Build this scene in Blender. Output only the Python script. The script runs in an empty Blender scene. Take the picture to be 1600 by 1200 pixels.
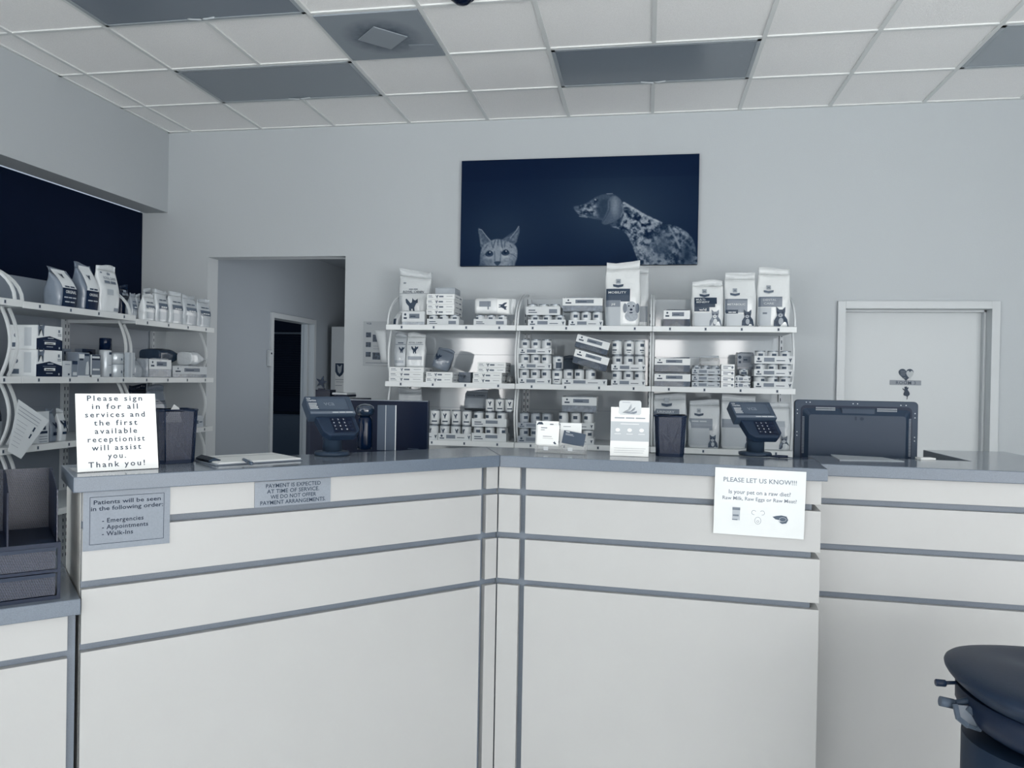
import bpy, math, random
import numpy as np
from mathutils import Vector, Matrix
random.seed(7)
C = bpy.context.scene.collection
PI = math.pi
# ------------------------------------------------------------------ camera
CAM = Vector((0.60398, -5.75317, 1.51035)); FPX = 1215.04
RX = Vector((0.98518785, 0.1705647, 0.01768005)); UP = Vector((-0.01872969, 0.00454666, 0.99981425))
FW = Vector((-0.17045263, 0.98533599, -0.00767394))
cam = bpy.data.objects.new('camera', bpy.data.cameras.new('camera')); C.objects.link(cam)
cam.matrix_world = Matrix(((RX.x, UP.x, -FW.x, CAM.x), (RX.y, UP.y, -FW.y, CAM.y), (RX.z, UP.z, -FW.z, CAM.z), (0, 0, 0, 1)))
cam.data.sensor_width = 36; cam.data.lens = FPX / 1600 * 36; cam.data.clip_start = .05
bpy.context.scene.camera = cam
sc = bpy.context.scene
sc.view_settings.view_transform = 'Standard'; sc.view_settings.look = 'None'; sc.view_settings.gamma = 1
sc.view_settings.use_curve_mapping = False
sc.view_settings.exposure = 0.0
sc.cycles.use_denoising = True
sc.cycles.max_bounces = 10; sc.cycles.diffuse_bounces = 6; sc.cycles.transparent_max_bounces = 16
# ------------------------------------------------------------------ world and daylight
w = bpy.data.worlds.new('world'); sc.world = w; w.use_nodes = True
w.node_tree.nodes['Background'].inputs[0].default_value = (.62, .74, .9, 1); w.node_tree.nodes['Background'].inputs[1].default_value = .6
H = 3.455                                     # ceiling height
FRONT = -13.0                                 # storefront wall behind the camera
WINDOWS = [(-6.3, -5.1), (-3.9, -2.7), (.45, 1.41), (2.18, 2.8), (3.7, 5.0)]; XSIDE = -6.6; YSIDE = -5.2
WZ0, WZ1 = .12, 2.95
XR = 5.2
ADDED_SIDEWIN = [(XSIDE, -11.8, -6.4, 1), (XR, -11.8, -6.0, -1)]          # unseen side windows, added so their light lifts the ceiling
P_FRONT, P_LEFT, P_RIGHT = 26, 11, 24
def daylight(w_, h_, loc, d, p):
    ld = bpy.data.lights.new('window_or_fill_light', 'AREA'); ld.shape = 'RECTANGLE'; ld.size = w_; ld.size_y = h_
    ld.energy = p * w_ * h_; ld.color = (1, .985, .97)
    o = bpy.data.objects.new('window_or_fill_light', ld); C.objects.link(o); o.location = loc; o.rotation_euler = Vector(d).to_track_quat('-Z', 'Y').to_euler()
for a, b in WINDOWS: daylight(b - a, WZ1 - WZ0, ((a + b) / 2, FRONT + .03, (WZ0 + WZ1) / 2), (0, 1, 0), P_FRONT)
for x, a, b, sg in ADDED_SIDEWIN: daylight(b - a, WZ1 - WZ0, (x + .03 * sg, (a + b) / 2, (WZ0 + WZ1) / 2), (sg, 0, 0), P_LEFT if sg > 0 else P_RIGHT)  # side ones are added fill, not known windows

# ------------------------------------------------------------------ pixel rays into the place
def ray(px, py): return FW + RX * ((px - 800) / FPX) + UP * ((600 - py) / FPX)
def PY(px, py, y): v = ray(px, py); return CAM + v * ((y - CAM.y) / v.y)
def PX(px, py, x): v = ray(px, py); return CAM + v * ((x - CAM.x) / v.x)
def PZ(px, py, z): v = ray(px, py); return CAM + v * ((z - CAM.z) / v.z)
# ------------------------------------------------------------------ materials
KEY = [(0, (2, 10, 30)), (22, (8, 24, 48)), (50, (38, 53, 71)), (75, (63, 76, 92)), (120, (110, 120, 132)), (165, (155, 163, 170)), (205, (199, 204, 206)), (255, (255, 255, 251))]
def duo(L):
    for (a, ca), (b, cb) in zip(KEY, KEY[1:]):
        if L <= b:
            t = (L - a) / (b - a); return [ca[i] + (cb[i] - ca[i]) * t for i in range(3)]
    return KEY[-1][1]
def lin(c): c /= 255; return c / 12.92 if c < .04045 else ((c + .055) / 1.055) ** 2.4
KN = 1.0                        # light level the tones are set for (brighter by the counter than inside the shelves)
def alb(L): return [min(.92, lin(c) / KN) for c in duo(L)]
_m = {}
def G(L, rough=.5, noise=0., scale=40., bump=0., metal=0., coat=0., spec=.5, bscale=None, tint=None):
    if L < 90 and spec == .5: spec = .22
    key = (L, rough, noise, scale, bump, metal, coat, spec, bscale, KN, tint)
    if key in _m: return _m[key]
    m = bpy.data.materials.new('tone'); m.use_nodes = True; nt = m.node_tree; b = nt.nodes['Principled BSDF']
    c = alb(L) if not tint else [a * t for a, t in zip(alb(L), tint)]; b.inputs['Base Color'].default_value = (*c, 1); b.inputs['Roughness'].default_value = rough
    b.inputs['Metallic'].default_value = metal; b.inputs['Coat Weight'].default_value = coat; b.inputs['Specular IOR Level'].default_value = spec
    tc = nt.nodes.new('ShaderNodeTexCoord')
    if noise:
        n = nt.nodes.new('ShaderNodeTexNoise'); n.inputs['Scale'].default_value = scale; n.inputs['Detail'].default_value = 3
        r = nt.nodes.new('ShaderNodeValToRGB'); lo = [x * (1 - noise) for x in c]; hi = [min(.95, x * (1 + noise)) for x in c]
        r.color_ramp.elements[0].color = (*lo, 1); r.color_ramp.elements[1].color = (*hi, 1)
        r.color_ramp.elements[0].position = .3; r.color_ramp.elements[1].position = .7
        nt.links.new(tc.outputs['Object'], n.inputs['Vector']); nt.links.new(n.outputs['Fac'], r.inputs['Fac']); nt.links.new(r.outputs['Color'], b.inputs['Base Color'])
    if bump:
        n2 = nt.nodes.new('ShaderNodeTexNoise'); n2.inputs['Scale'].default_value = bscale or scale; n2.inputs['Detail'].default_value = 4
        bp = nt.nodes.new('ShaderNodeBump'); bp.inputs['Strength'].default_value = bump; bp.inputs['Distance'].default_value = .01
        nt.links.new(tc.outputs['Object'], n2.inputs['Vector']); nt.links.new(n2.outputs['Fac'], bp.inputs['Height']); nt.links.new(bp.outputs['Normal'], b.inputs['Normal'])
    _m[key] = m; return m
def clear_mat(op=.12, rough=.08, L=220, bump=0):
    key = ('clear', op, rough, L, bump)
    if key in _m: return _m[key]
    m = bpy.data.materials.new('clear_plastic'); m.use_nodes = True; nt = m.node_tree; b = nt.nodes['Principled BSDF']; out = nt.nodes['Material Output']
    b.inputs['Base Color'].default_value = (*alb(L), 1); b.inputs['Roughness'].default_value = rough
    tr = nt.nodes.new('ShaderNodeBsdfTransparent'); mx = nt.nodes.new('ShaderNodeMixShader'); lw = nt.nodes.new('ShaderNodeLayerWeight'); lw.inputs['Blend'].default_value = .25
    ma = nt.nodes.new('ShaderNodeMath'); ma.operation = 'MULTIPLY_ADD'; ma.inputs[1].default_value = .55; ma.inputs[2].default_value = op; ma.use_clamp = True
    nt.links.new(lw.outputs['Facing'], ma.inputs[0]); nt.links.new(ma.outputs[0], mx.inputs[0]); nt.links.new(tr.outputs[0], mx.inputs[1]); nt.links.new(b.outputs[0], mx.inputs[2]); nt.links.new(mx.outputs[0], out.inputs[0])
    if bump:
        tc = nt.nodes.new('ShaderNodeTexCoord'); n2 = nt.nodes.new('ShaderNodeTexNoise'); n2.inputs['Scale'].default_value = 30; bp = nt.nodes.new('ShaderNodeBump'); bp.inputs['Strength'].default_value = bump; bp.inputs['Distance'].default_value = .02
        nt.links.new(tc.outputs['Object'], n2.inputs['Vector']); nt.links.new(n2.outputs['Fac'], bp.inputs['Height']); nt.links.new(bp.outputs['Normal'], b.inputs['Normal'])
    _m[key] = m; return m
def mesh_mat():
    m = bpy.data.materials.new('wire_mesh'); m.use_nodes = True; nt = m.node_tree; b = nt.nodes['Principled BSDF']; out = nt.nodes['Material Output']
    b.inputs['Base Color'].default_value = (*alb(22), 1); b.inputs['Roughness'].default_value = .4
    tc = nt.nodes.new('ShaderNodeTexCoord'); mp = nt.nodes.new('ShaderNodeMapping'); mp.inputs['Rotation'].default_value = (.6, .78, .6)
    ck = nt.nodes.new('ShaderNodeTexChecker'); ck.inputs['Scale'].default_value = 420
    ma = nt.nodes.new('ShaderNodeMath'); ma.operation = 'MULTIPLY_ADD'; ma.inputs[1].default_value = .3; ma.inputs[2].default_value = .7
    tr = nt.nodes.new('ShaderNodeBsdfTransparent'); mx = nt.nodes.new('ShaderNodeMixShader')
    nt.links.new(tc.outputs['Object'], mp.inputs['Vector']); nt.links.new(mp.outputs[0], ck.inputs['Vector']); nt.links.new(ck.outputs['Fac'], ma.inputs[0]); nt.links.new(ma.outputs[0], mx.inputs[0])
    nt.links.new(tr.outputs[0], mx.inputs[1]); nt.links.new(b.outputs[0], mx.inputs[2]); nt.links.new(mx.outputs[0], out.inputs[0])
    return m
MESH = mesh_mat()
def diffuser_mat():          # dusty grey panel: soot ring with a shape of its own
    m = bpy.data.materials.new('dusty_panel'); m.use_nodes = True; nt = m.node_tree; b = nt.nodes['Principled BSDF']; b.inputs['Roughness'].default_value = .7
    tc = nt.nodes.new('ShaderNodeTexCoord'); gr = nt.nodes.new('ShaderNodeTexGradient'); gr.gradient_type = 'SPHERICAL'
    mp = nt.nodes.new('ShaderNodeMapping'); mp.inputs['Scale'].default_value = (4.2, 4.2, 1)
    n = nt.nodes.new('ShaderNodeTexNoise'); n.inputs['Scale'].default_value = 14; n.inputs['Detail'].default_value = 5
    ad = nt.nodes.new('ShaderNodeMath'); ad.operation = 'MULTIPLY'; r = nt.nodes.new('ShaderNodeValToRGB')
    r.color_ramp.elements[0].color = (*alb(150), 1); r.color_ramp.elements[1].color = (*alb(78), 1); r.color_ramp.elements[1].position = .35
    nt.links.new(tc.outputs['Object'], mp.inputs['Vector']); nt.links.new(mp.outputs[0], gr.inputs['Vector']); nt.links.new(tc.outputs['Object'], n.inputs['Vector'])
    nt.links.new(gr.outputs['Fac'], ad.inputs[0]); nt.links.new(n.outputs['Fac'], ad.inputs[1]); nt.links.new(ad.outputs[0], r.inputs['Fac']); nt.links.new(r.outputs['Color'], b.inputs['Base Color'])
    return m
# ------------------------------------------------------------------ mesh helpers
class MB:
    def __init__(s): s.v = []; s.f = []; s.sm = []
    def add(s, vs, fs, smooth=False):
        n = len(s.v); s.v += [tuple(x) for x in vs]; s.f += [tuple(i + n for i in f) for f in fs]; s.sm += [smooth] * len(fs); return s
    def box(s, x0, x1, y0, y1, z0, z1, M=None):
        vs = [Vector((x, y, z)) for z in (z0, z1) for y in (y0, y1) for x in (x0, x1)]
        if M is not None: vs = [M @ v for v in vs]
        return s.add(vs, [(0, 2, 3, 1), (4, 5, 7, 6), (0, 1, 5, 4), (1, 3, 7, 5), (3, 2, 6, 7), (2, 0, 4, 6)])
    def lathe(s, prof, seg=24, c=(0, 0, 0), M=None, smooth=True):
        vs = []; fs = []
        for r, z in prof:
            for k in range(seg):
                a = 2 * PI * k / seg; vs.append(Vector((c[0] + r * math.cos(a), c[1] + r * math.sin(a), c[2] + z)))
        if M is not None: vs = [M @ v for v in vs]
        for i in range(len(prof) - 1):
            for k in range(seg): fs.append((i * seg + k, i * seg + (k + 1) % seg, (i + 1) * seg + (k + 1) % seg, (i + 1) * seg + k))
        s.add(vs, fs, smooth); n = len(s.v) - len(vs)
        s.f.append(tuple(n + k for k in range(seg))[::-1]); s.f.append(tuple(n + (len(prof) - 1) * seg + k for k in range(seg))); s.sm += [False, False]
        return s
    def loft(s, rings, cap=True, smooth=True, M=None):
        k = len(rings[0]); vs = [Vector(p) for r in rings for p in r]; fs = []
        if M is not None: vs = [M @ v for v in vs]
        for i in range(len(rings) - 1):
            for j in range(k): fs.append((i * k + j, i * k + (j + 1) % k, (i + 1) * k + (j + 1) % k, (i + 1) * k + j))
        s.add(vs, fs, smooth)
        if cap:
            n = len(s.v) - len(vs); s.f.append(tuple(n + j for j in range(k))[::-1]); s.f.append(tuple(n + (len(rings) - 1) * k + j for j in range(k))); s.sm += [False, False]
        return s
    def prism(s, poly, y0, y1, M=None):      # poly in x,z ; extruded along y
        n = len(poly); vs = [Vector((x, y0, z)) for x, z in poly] + [Vector((x, y1, z)) for x, z in poly]
        if M is not None: vs = [M @ v for v in vs]
        return s.add(vs, [tuple(range(n)), tuple(range(2 * n - 1, n - 1, -1))] + [(i, i + n, (i + 1) % n + n, (i + 1) % n) for i in range(n)])
    def slab(s, poly, z0, z1):               # poly in x,y
        n = len(poly); vs = [(x, y, z0) for x, y in poly] + [(x, y, z1) for x, y in poly]
        return s.add(vs, [tuple(range(n))[::-1], tuple(range(n, 2 * n))] + [(i, (i + 1) % n, (i + 1) % n + n, i + n) for i in range(n)])
    def tube(s, pts, r=.005, seg=8, rect=None, side=(1, 0, 0)):
        pts = [Vector(p) for p in pts]; rings = []
        for i, p in enumerate(pts):
            t = (pts[min(i + 1, len(pts) - 1)] - pts[max(i - 1, 0)]).normalized()
            a = Vector(side); a = (a - t * a.dot(t)); a = a.normalized() if a.length > 1e-4 else t.orthogonal().normalized(); b = t.cross(a)
            if rect: rings.append([p + a * x * rect[0] / 2 + b * y * rect[1] / 2 for x, y in ((-1, -1), (1, -1), (1, 1), (-1, 1))])
            else: rings.append([p + a * r * math.cos(2 * PI * k / seg) + b * r * math.sin(2 * PI * k / seg) for k in range(seg)])
        return s.loft(rings, smooth=not rect)
    def flat(s, vs2, fs, fn): return s.add([fn(x, z) for x, z in vs2], fs)
    def quad(s, x0, x1, z0, z1, fn, n=1, m=1):
        vs = [fn(x0 + (x1 - x0) * i / n, z0 + (z1 - z0) * j / m) for j in range(m + 1) for i in range(n + 1)]
        return s.add(vs, [(j * (n + 1) + i, j * (n + 1) + i + 1, (j + 1) * (n + 1) + i + 1, (j + 1) * (n + 1) + i) for j in range(m) for i in range(n)])
    def poly(s, pts, fn):
        pts = list(pts); cx = sum(p[0] for p in pts) / len(pts); cz = sum(p[1] for p in pts) / len(pts); n = len(pts)
        return s.add([fn(*p) for p in pts] + [fn(cx, cz)], [(i, (i + 1) % n, n) for i in range(n)])
    def ell(s, cx, cz, rx, rz, fn, n=14): return s.poly([(cx + rx * math.cos(2 * PI * k / n), cz + rz * math.sin(2 * PI * k / n)) for k in range(n)], fn)
    def text(s, t, x, z, size, fn, align='CENTER', spacing=1.0, line=1.0, width=None):
        vs, fs = text2d(t, align, spacing, line)
        k = size
        if width:
            ww = max(v[0] for v in vs) - min(v[0] for v in vs); kx = width / ww
        else: kx = k
        return s.flat([(x + a * kx, z + b * k) for a, b in vs], fs, fn)
_t = {}
def text2d(t, align, spacing, line):
    key = (t, align, spacing, line)
    if key not in _t:
        cu = bpy.data.curves.new('text', 'FONT'); cu.body = t; cu.align_x = align; cu.size = 1; cu.resolution_u = 2; cu.space_character = spacing; cu.space_line = line; cu.offset = .012
        ob = bpy.data.objects.new('text', cu); C.objects.link(ob); bpy.context.view_layer.update()
        dg = bpy.context.evaluated_depsgraph_get(); me = bpy.data.meshes.new_from_object(ob.evaluated_get(dg))
        _t[key] = ([(v.co.x, v.co.y) for v in me.vertices], [tuple(p.vertices) for p in me.polygons])
        bpy.data.objects.remove(ob); bpy.data.curves.remove(cu); bpy.data.meshes.remove(me)
    return _t[key]
LABELS = {}
def tag(o, label=None, cat=None, group=None, kind=None):
    if label: o['label'] = label
    if cat: o['category'] = cat
    if group: o['group'] = group
    if kind: o['kind'] = kind
    return o
def part(name, mb, m, parent=None, bevel=0, solid=0, loc=None, rotz=None, sub=0):
    me = bpy.data.meshes.new(name); me.from_pydata(mb.v, [], mb.f); me.materials.append(m)
    me.polygons.foreach_set('use_smooth', mb.sm); me.update()
    o = bpy.data.objects.new(name, me); C.objects.link(o)
    if parent: o.parent = parent
    if bevel:
        b = o.modifiers.new('bevel', 'BEVEL'); b.width = bevel; b.segments = 2; b.limit_method = 'ANGLE'
    if solid: q = o.modifiers.new('solid', 'SOLIDIFY'); q.thickness = solid; q.offset = -1
    if sub: q = o.modifiers.new('sub', 'SUBSURF'); q.levels = sub; q.render_levels = sub
    if loc is not None: o.location = loc
    if rotz is not None: o.rotation_euler = (0, 0, rotz)
    return o
def thing(name, label, cat, loc=(0, 0, 0), rotz=0, group=None, rot=None):
    o = bpy.data.objects.new(name, None); C.objects.link(o); o.empty_display_size = .05
    o.location = loc; o.rotation_euler = rot or (0, 0, rotz); return tag(o, label, cat, group)
def single(name, mb, m, label, cat, loc=(0, 0, 0), rotz=0, group=None, **k):
    return tag(part(name, mb, m, None, loc=loc, rotz=rotz, **k), label, cat, group)
def struct(name, mb, m, parent=None, **k): return tag(part(name, mb, m, parent, **k), kind='structure')
def front(y=0., x0=0., z0=0.): return lambda x, z: (x0 + x, y, z0 + z)
def box(*a): return MB().box(*a)

# ================================================================== SETTING
WALL = G(187, .75, bump=.08, bscale=120); CEIL = G(252, .85, .06, 160, .35, bscale=220)
XL, XREC, XH = -3.253, -3.48, -2.89
OX0, OX1, OZ = -2.892, -1.725, 2.439           # opening in the back wall
DX0, DX1, DZ = 1.96, 2.893, 2.035             # door in the back wall (clear)
WT = .15
b = MB()
for x0, x1, z0, z1 in ((XREC - .02, OX0, 0, H), (OX0, OX1, OZ, H), (OX1, DX0 - .02, 0, H), (DX0 - .02, DX1 + .02, DZ + .02, H), (DX1 + .02, XR, 0, H)): b.box(x0, x1, 0, WT, z0, z1)
struct('wall_back', b, WALL)
struct('wall_left', MB().box(XL - .2, XL, YSIDE, 0, 2.803, H).box(XL - .2, XL, YSIDE, 0, 0, 1.98).box(XL - .2, XL, YSIDE, -4.6, 1.98, 2.803).box(XSIDE, XL - .2, YSIDE, YSIDE + .1, 0, H), WALL)
struct('wall_left_front', MB().box(XSIDE - .1, XSIDE, FRONT, -11.8, 0, H).box(XSIDE - .1, XSIDE, -6.4, YSIDE, 0, H).box(XSIDE - .1, XSIDE, -11.8, -6.4, 0, WZ0).box(XSIDE - .1, XSIDE, -11.8, -6.4, WZ1, H), WALL)
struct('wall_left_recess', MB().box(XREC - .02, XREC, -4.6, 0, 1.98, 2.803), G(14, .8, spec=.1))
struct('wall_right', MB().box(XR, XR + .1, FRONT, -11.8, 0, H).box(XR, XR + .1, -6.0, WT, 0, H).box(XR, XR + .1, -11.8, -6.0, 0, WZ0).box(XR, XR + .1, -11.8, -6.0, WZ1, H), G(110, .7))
struct('floor', MB().box(XSIDE - .1, XR, FRONT - .1, 6.2, -.05, 0), G(240, .35, .02, 6))
b = MB(); xs = [XSIDE - .1] + [v for ab in WINDOWS for v in ab] + [XR]
for a, c in zip(xs[0::2], xs[1::2]): b.box(a, c, FRONT - .12, FRONT, 0, H)
for a, c in WINDOWS: b.box(a, c, FRONT - .12, FRONT, 0, WZ0).box(a, c, FRONT - .12, FRONT, WZ1, H)
struct('wall_front', b, WALL)
for k, (a, c) in enumerate(WINDOWS):
    b = MB().box(a, a + .04, FRONT - .1, FRONT - .02, WZ0, WZ1).box(c - .04, c, FRONT - .1, FRONT - .02, WZ0, WZ1).box(a, c, FRONT - .1, FRONT - .02, WZ0, WZ0 + .05).box(a, c, FRONT - .1, FRONT - .02, WZ1 - .05, WZ1)
    f = struct('window_%d' % (k + 1), b, G(90, .4, metal=.5)); part('pane', MB().box(a + .04, c - .04, FRONT - .07, FRONT - .06, WZ0 + .05, WZ1 - .05), clear_mat(.05), f)
for k, (x, y0, y1, sg) in enumerate(ADDED_SIDEWIN):
    b = MB(); xa, xb_ = sorted((x - sg * .01, x - sg * .07)); n = 4
    for i in range(n + 1): yy = y0 + .02 + (y1 - y0 - .04) * i / n; b.box(xa, xb_, yy - .02, yy + .02, WZ0, WZ1)
    b.box(xa, xb_, y0, y1, WZ0, WZ0 + .05).box(xa, xb_, y0, y1, WZ1 - .05, WZ1)
    f = struct('window_%d' % (k + 7), b, G(90, .4, metal=.5)); part('pane', MB().box((xa + xb_) / 2 - .004, (xa + xb_) / 2 + .004, y0, y1, WZ0, WZ1), clear_mat(.05), f)  # frames and panes made up around the added side lights
# ceiling with its hanging grid
T = .6096; RO = .589
b = MB()
cei = struct('ceiling', MB().box(XSIDE - .1, XR, FRONT - .1, 0, H, H + .05), CEIL)
g = MB(); k0, k1 = -6, 9
for k in range(k0, k1):
    x = k * T
    if not XL < x < XR: continue
    y1 = 0
    for r in {-3: (1, 3), 1: (1,), 5: (1,)}.get(k, ()):        # interrupted by the two-tile lights
        g.box(x - .012, x + .012, -(RO + (r - 1) * T), y1, H - .009, H); y1 = -(RO + r * T)
    g.box(x - .012, x + .012, FRONT, y1, H - .009, H)
rows = [0.012] + [RO + i * T for i in range(20)]
for d in rows: g.box(XL, XR, -d - .012, -d + .012, H - .008, H)
g.box(XL, XL + .02, YSIDE, 0, H - .008, H)
part('ceiling_grid', g, G(222, .45), cei)
# tile relief: each lay-in panel's slightly sunk edge
def ceiling_light(kx, r, label, Ld):
    x0, x1 = kx * T + .012, (kx + 2) * T - .012; y1, y0 = -(RO + (r - 1) * T) - .012, -(RO + r * T) + .012
    t = thing('ceiling_light', label, 'ceiling light', ((x0 + x1) / 2, (y0 + y1) / 2, H - .007), group='recessed ceiling lights')
    hx, hy = (x1 - x0) / 2, (y1 - y0) / 2; fr = MB()
    for a in ((-hx, hx, -hy, -hy + .022), (-hx, hx, hy - .022, hy), (-hx, -hx + .022, -hy, hy), (hx - .022, hx, -hy, hy)): fr.box(*a, -.004, .006)
    part('frame', fr, G(165, .4), t)
    part('diffuser', MB().box(-hx + .022, hx - .022, -hy + .022, hy - .022, -.001, .006), G(Ld, .25, bump=.05, bscale=60), t)
    lt = MB().tube([(-.08 + .016 * i, hy - .03, -.004 - .006 * math.sin(PI * i / 10)) for i in range(11)], .006)
    part('latch', lt, G(175, .4), t)
ceiling_light(-4, 1, 'unlit rectangular ceiling light nearest the corner above the doorway opening', 134)
ceiling_light(0, 1, 'unlit rectangular ceiling light above the dog and cat picture', 134)
ceiling_light(-4, 3, 'unlit ceiling light cut by the top left edge, left of the dusty vent', 126)
ceiling_light(4, 1, 'pale unlit ceiling light cut by the right edge, above the white door', 160)  # paler diffuser tone stands in for the light it reflects
vx, vy = -1.5 * T, -(RO + 1.5 * T)
t = thing('air_vent', 'dusty grey square ceiling vent panel with a pale diamond plate', 'air vent', (vx, vy, H - .012))
part('panel', MB().box(-T / 2 + .013, T / 2 - .013, -T / 2 + .013, T / 2 - .013, -.004, .012), diffuser_mat(), t)
q = MB().box(-.105, .105, -.105, .105, -.013, -.006, Matrix.Rotation(math.radians(45), 4, 'Z')); part('plate', q, G(148, .5), t, bevel=.003)
part('neck', MB().lathe([(.09, -.0055), (.09, -.004)], 20), G(70, .6), t)
part('tape', MB().box(.13, .28, .10, .135, -.006, -.003, Matrix.Rotation(.12, 4, 'Z')), G(140, .5), t)
p = PZ(722, -9, H); t = thing('camera_dome', 'small black dome at the top edge of the ceiling', 'security camera', (p.x, p.y, H))
part('ring', MB().lathe([(.065, -.018), (.065, 0)], 24), G(40, .4), t); part('dome', MB().lathe([(.004, -.055), (.03, -.048), (.048, -.034), (.055, -.016)], 24), G(10, .1), t)

# door 1 (white, ROOM sign) in the back wall
d = struct('door_1', MB().box(DX0, DX1, .105, .149, .008, DZ - .003), G(196, .45, bump=.04, bscale=15))
hb = MB().lathe([(.028, 0), (.028, .012)], 20, M=Matrix.Translation((DX0 + .07, .105, .95)) @ Matrix.Rotation(PI / 2, 4, 'X')); part('door_handle', hb.tube([(DX0 + .07, .09, .95), (DX0 + .07, .05, .95), (DX0 + .18, .045, .95)], .009), G(120, .25, metal=.9), d)
b = MB(); FWD = .052
b.box(DX0 - FWD, DX0, -.03, .148, 0, DZ + FWD).box(DX1, DX1 + FWD, -.03, .148, 0, DZ + FWD).box(DX0, DX1, -.03, .148, DZ, DZ + FWD)
b.box(DX0, DX0 + .016, .06, .104, 0, DZ).box(DX1 - .016, DX1, .06, .104, 0, DZ).box(DX0, DX1, .06, .104, DZ - .016, DZ)
struct('trim_1', b, G(194, .4), bevel=.002)
# hallway behind the opening
HY, HZ, HXR = 5.6, 2.74, -1.2
dy0, dy1, dzh = 1.105, 2.005, 2.04
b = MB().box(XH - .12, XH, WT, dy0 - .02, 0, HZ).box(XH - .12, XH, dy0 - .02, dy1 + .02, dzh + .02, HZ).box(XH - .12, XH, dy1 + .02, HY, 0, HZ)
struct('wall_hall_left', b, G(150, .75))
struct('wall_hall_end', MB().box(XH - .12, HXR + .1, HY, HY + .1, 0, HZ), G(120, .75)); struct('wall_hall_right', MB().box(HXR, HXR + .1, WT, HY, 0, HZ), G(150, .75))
ld = bpy.data.lights.new('added_hall_fill', 'AREA'); ld.shape = 'RECTANGLE'; ld.size = 1.0; ld.size_y = 1.3; ld.energy = 12.5  # added fill to brighten the hall, no known source there
o = bpy.data.objects.new('added_hall_fill', ld); C.objects.link(o); o.location = (HXR - .03, .95, 1.7); o.rotation_euler = Vector((-1, 0, 0)).to_track_quat('-Z', 'Z').to_euler()
struct('window_6', MB().box(HXR - .02, HXR, .4, .45, 1.0, 2.4).box(HXR - .02, HXR, 1.45, 1.5, 1.0, 2.4).box(HXR - .02, HXR, .45, 1.45, 1.0, 1.05).box(HXR - .02, HXR, .45, 1.45, 2.35, 2.4), G(180))  # made-up window frame around the hall fill light
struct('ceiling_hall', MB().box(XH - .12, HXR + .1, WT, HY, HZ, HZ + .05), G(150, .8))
b = MB(); X = XH
for y0, y1, z0, z1 in ((dy0 - .05, dy0, 0, dzh + .05), (dy1, dy1 + .05, 0, dzh + .05), (dy0, dy1, dzh, dzh + .05)): b.box(X - .13, X + .02, y0, y1, z0, z1)
b.box(X - .09, X - .05, dy1 - .015, dy1, 0, dzh).box(X - .09, X - .05, dy0, dy0 + .015, 0, dzh)
fr = struct('trim_2', b, G(178, .4), bevel=.002)
part('strike_plate', MB().box(X - .04, X - .005, dy1 - .004, dy1 - .001, .93, 1.06), G(60, .3, metal=.7), fr); part('strike_hole', MB().box(X - .03, X - .015, dy1 - .006, dy1 - .0035, .97, 1.02), G(12), fr)
# dark room beyond that door
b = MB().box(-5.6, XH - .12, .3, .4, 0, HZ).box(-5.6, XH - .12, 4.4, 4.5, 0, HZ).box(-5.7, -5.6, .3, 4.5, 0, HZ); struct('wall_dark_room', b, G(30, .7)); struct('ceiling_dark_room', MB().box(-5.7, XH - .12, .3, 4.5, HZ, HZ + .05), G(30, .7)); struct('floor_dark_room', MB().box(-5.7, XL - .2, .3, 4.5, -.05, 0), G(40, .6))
ld = bpy.data.lights.new('added_dark_room_fill', 'AREA'); ld.shape = 'RECTANGLE'; ld.size = .8; ld.size_y = 1.0; ld.energy = 15; ld.color = (.7, .85, 1)  # added fill that lifts the dark room, source invented
o = bpy.data.objects.new('added_dark_room_fill', ld); C.objects.link(o); o.location = (-4.6, .43, 1.7); o.rotation_euler = Vector((0, 1, 0)).to_track_quat('-Z', 'Z').to_euler()
struct('window_9', MB().box(-5.05, -5.0, .4, .42, 1.15, 2.25).box(-4.2, -4.15, .4, .42, 1.15, 2.25).box(-5.0, -4.2, .4, .42, 1.15, 1.2).box(-5.0, -4.2, .4, .42, 2.2, 2.25), G(60))  # made-up window frame around the dark room fill
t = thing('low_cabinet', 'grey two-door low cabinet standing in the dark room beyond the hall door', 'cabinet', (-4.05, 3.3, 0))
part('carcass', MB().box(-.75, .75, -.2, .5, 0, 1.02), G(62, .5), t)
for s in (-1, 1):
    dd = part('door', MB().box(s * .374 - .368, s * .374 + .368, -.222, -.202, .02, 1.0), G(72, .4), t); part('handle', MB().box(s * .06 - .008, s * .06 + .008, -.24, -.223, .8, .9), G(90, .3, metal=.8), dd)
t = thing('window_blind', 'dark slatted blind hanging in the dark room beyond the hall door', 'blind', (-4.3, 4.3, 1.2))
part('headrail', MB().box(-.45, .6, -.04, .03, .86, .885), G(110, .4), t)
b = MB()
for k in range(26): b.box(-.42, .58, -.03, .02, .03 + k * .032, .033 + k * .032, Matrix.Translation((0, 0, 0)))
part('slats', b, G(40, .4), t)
# light switch style plate on the hall side frame
p = PX(419, 566, XH + .001); t = thing('door_reader', 'small pale door reader box on the left side of the hall door frame', 'door reader', (XH + .021, dy0 - .075, 1.58))
part('box', box(-.0195, .012, -.03, .03, 0, .15), G(176, .4), t, bevel=.004); part('lens', MB().lathe([(.009, 0), (.009, .004)], 14, M=Matrix.Translation((.012, .0, .12)) @ Matrix.Rotation(PI / 2, 4, 'Y')), G(20, .2), t)
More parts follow.
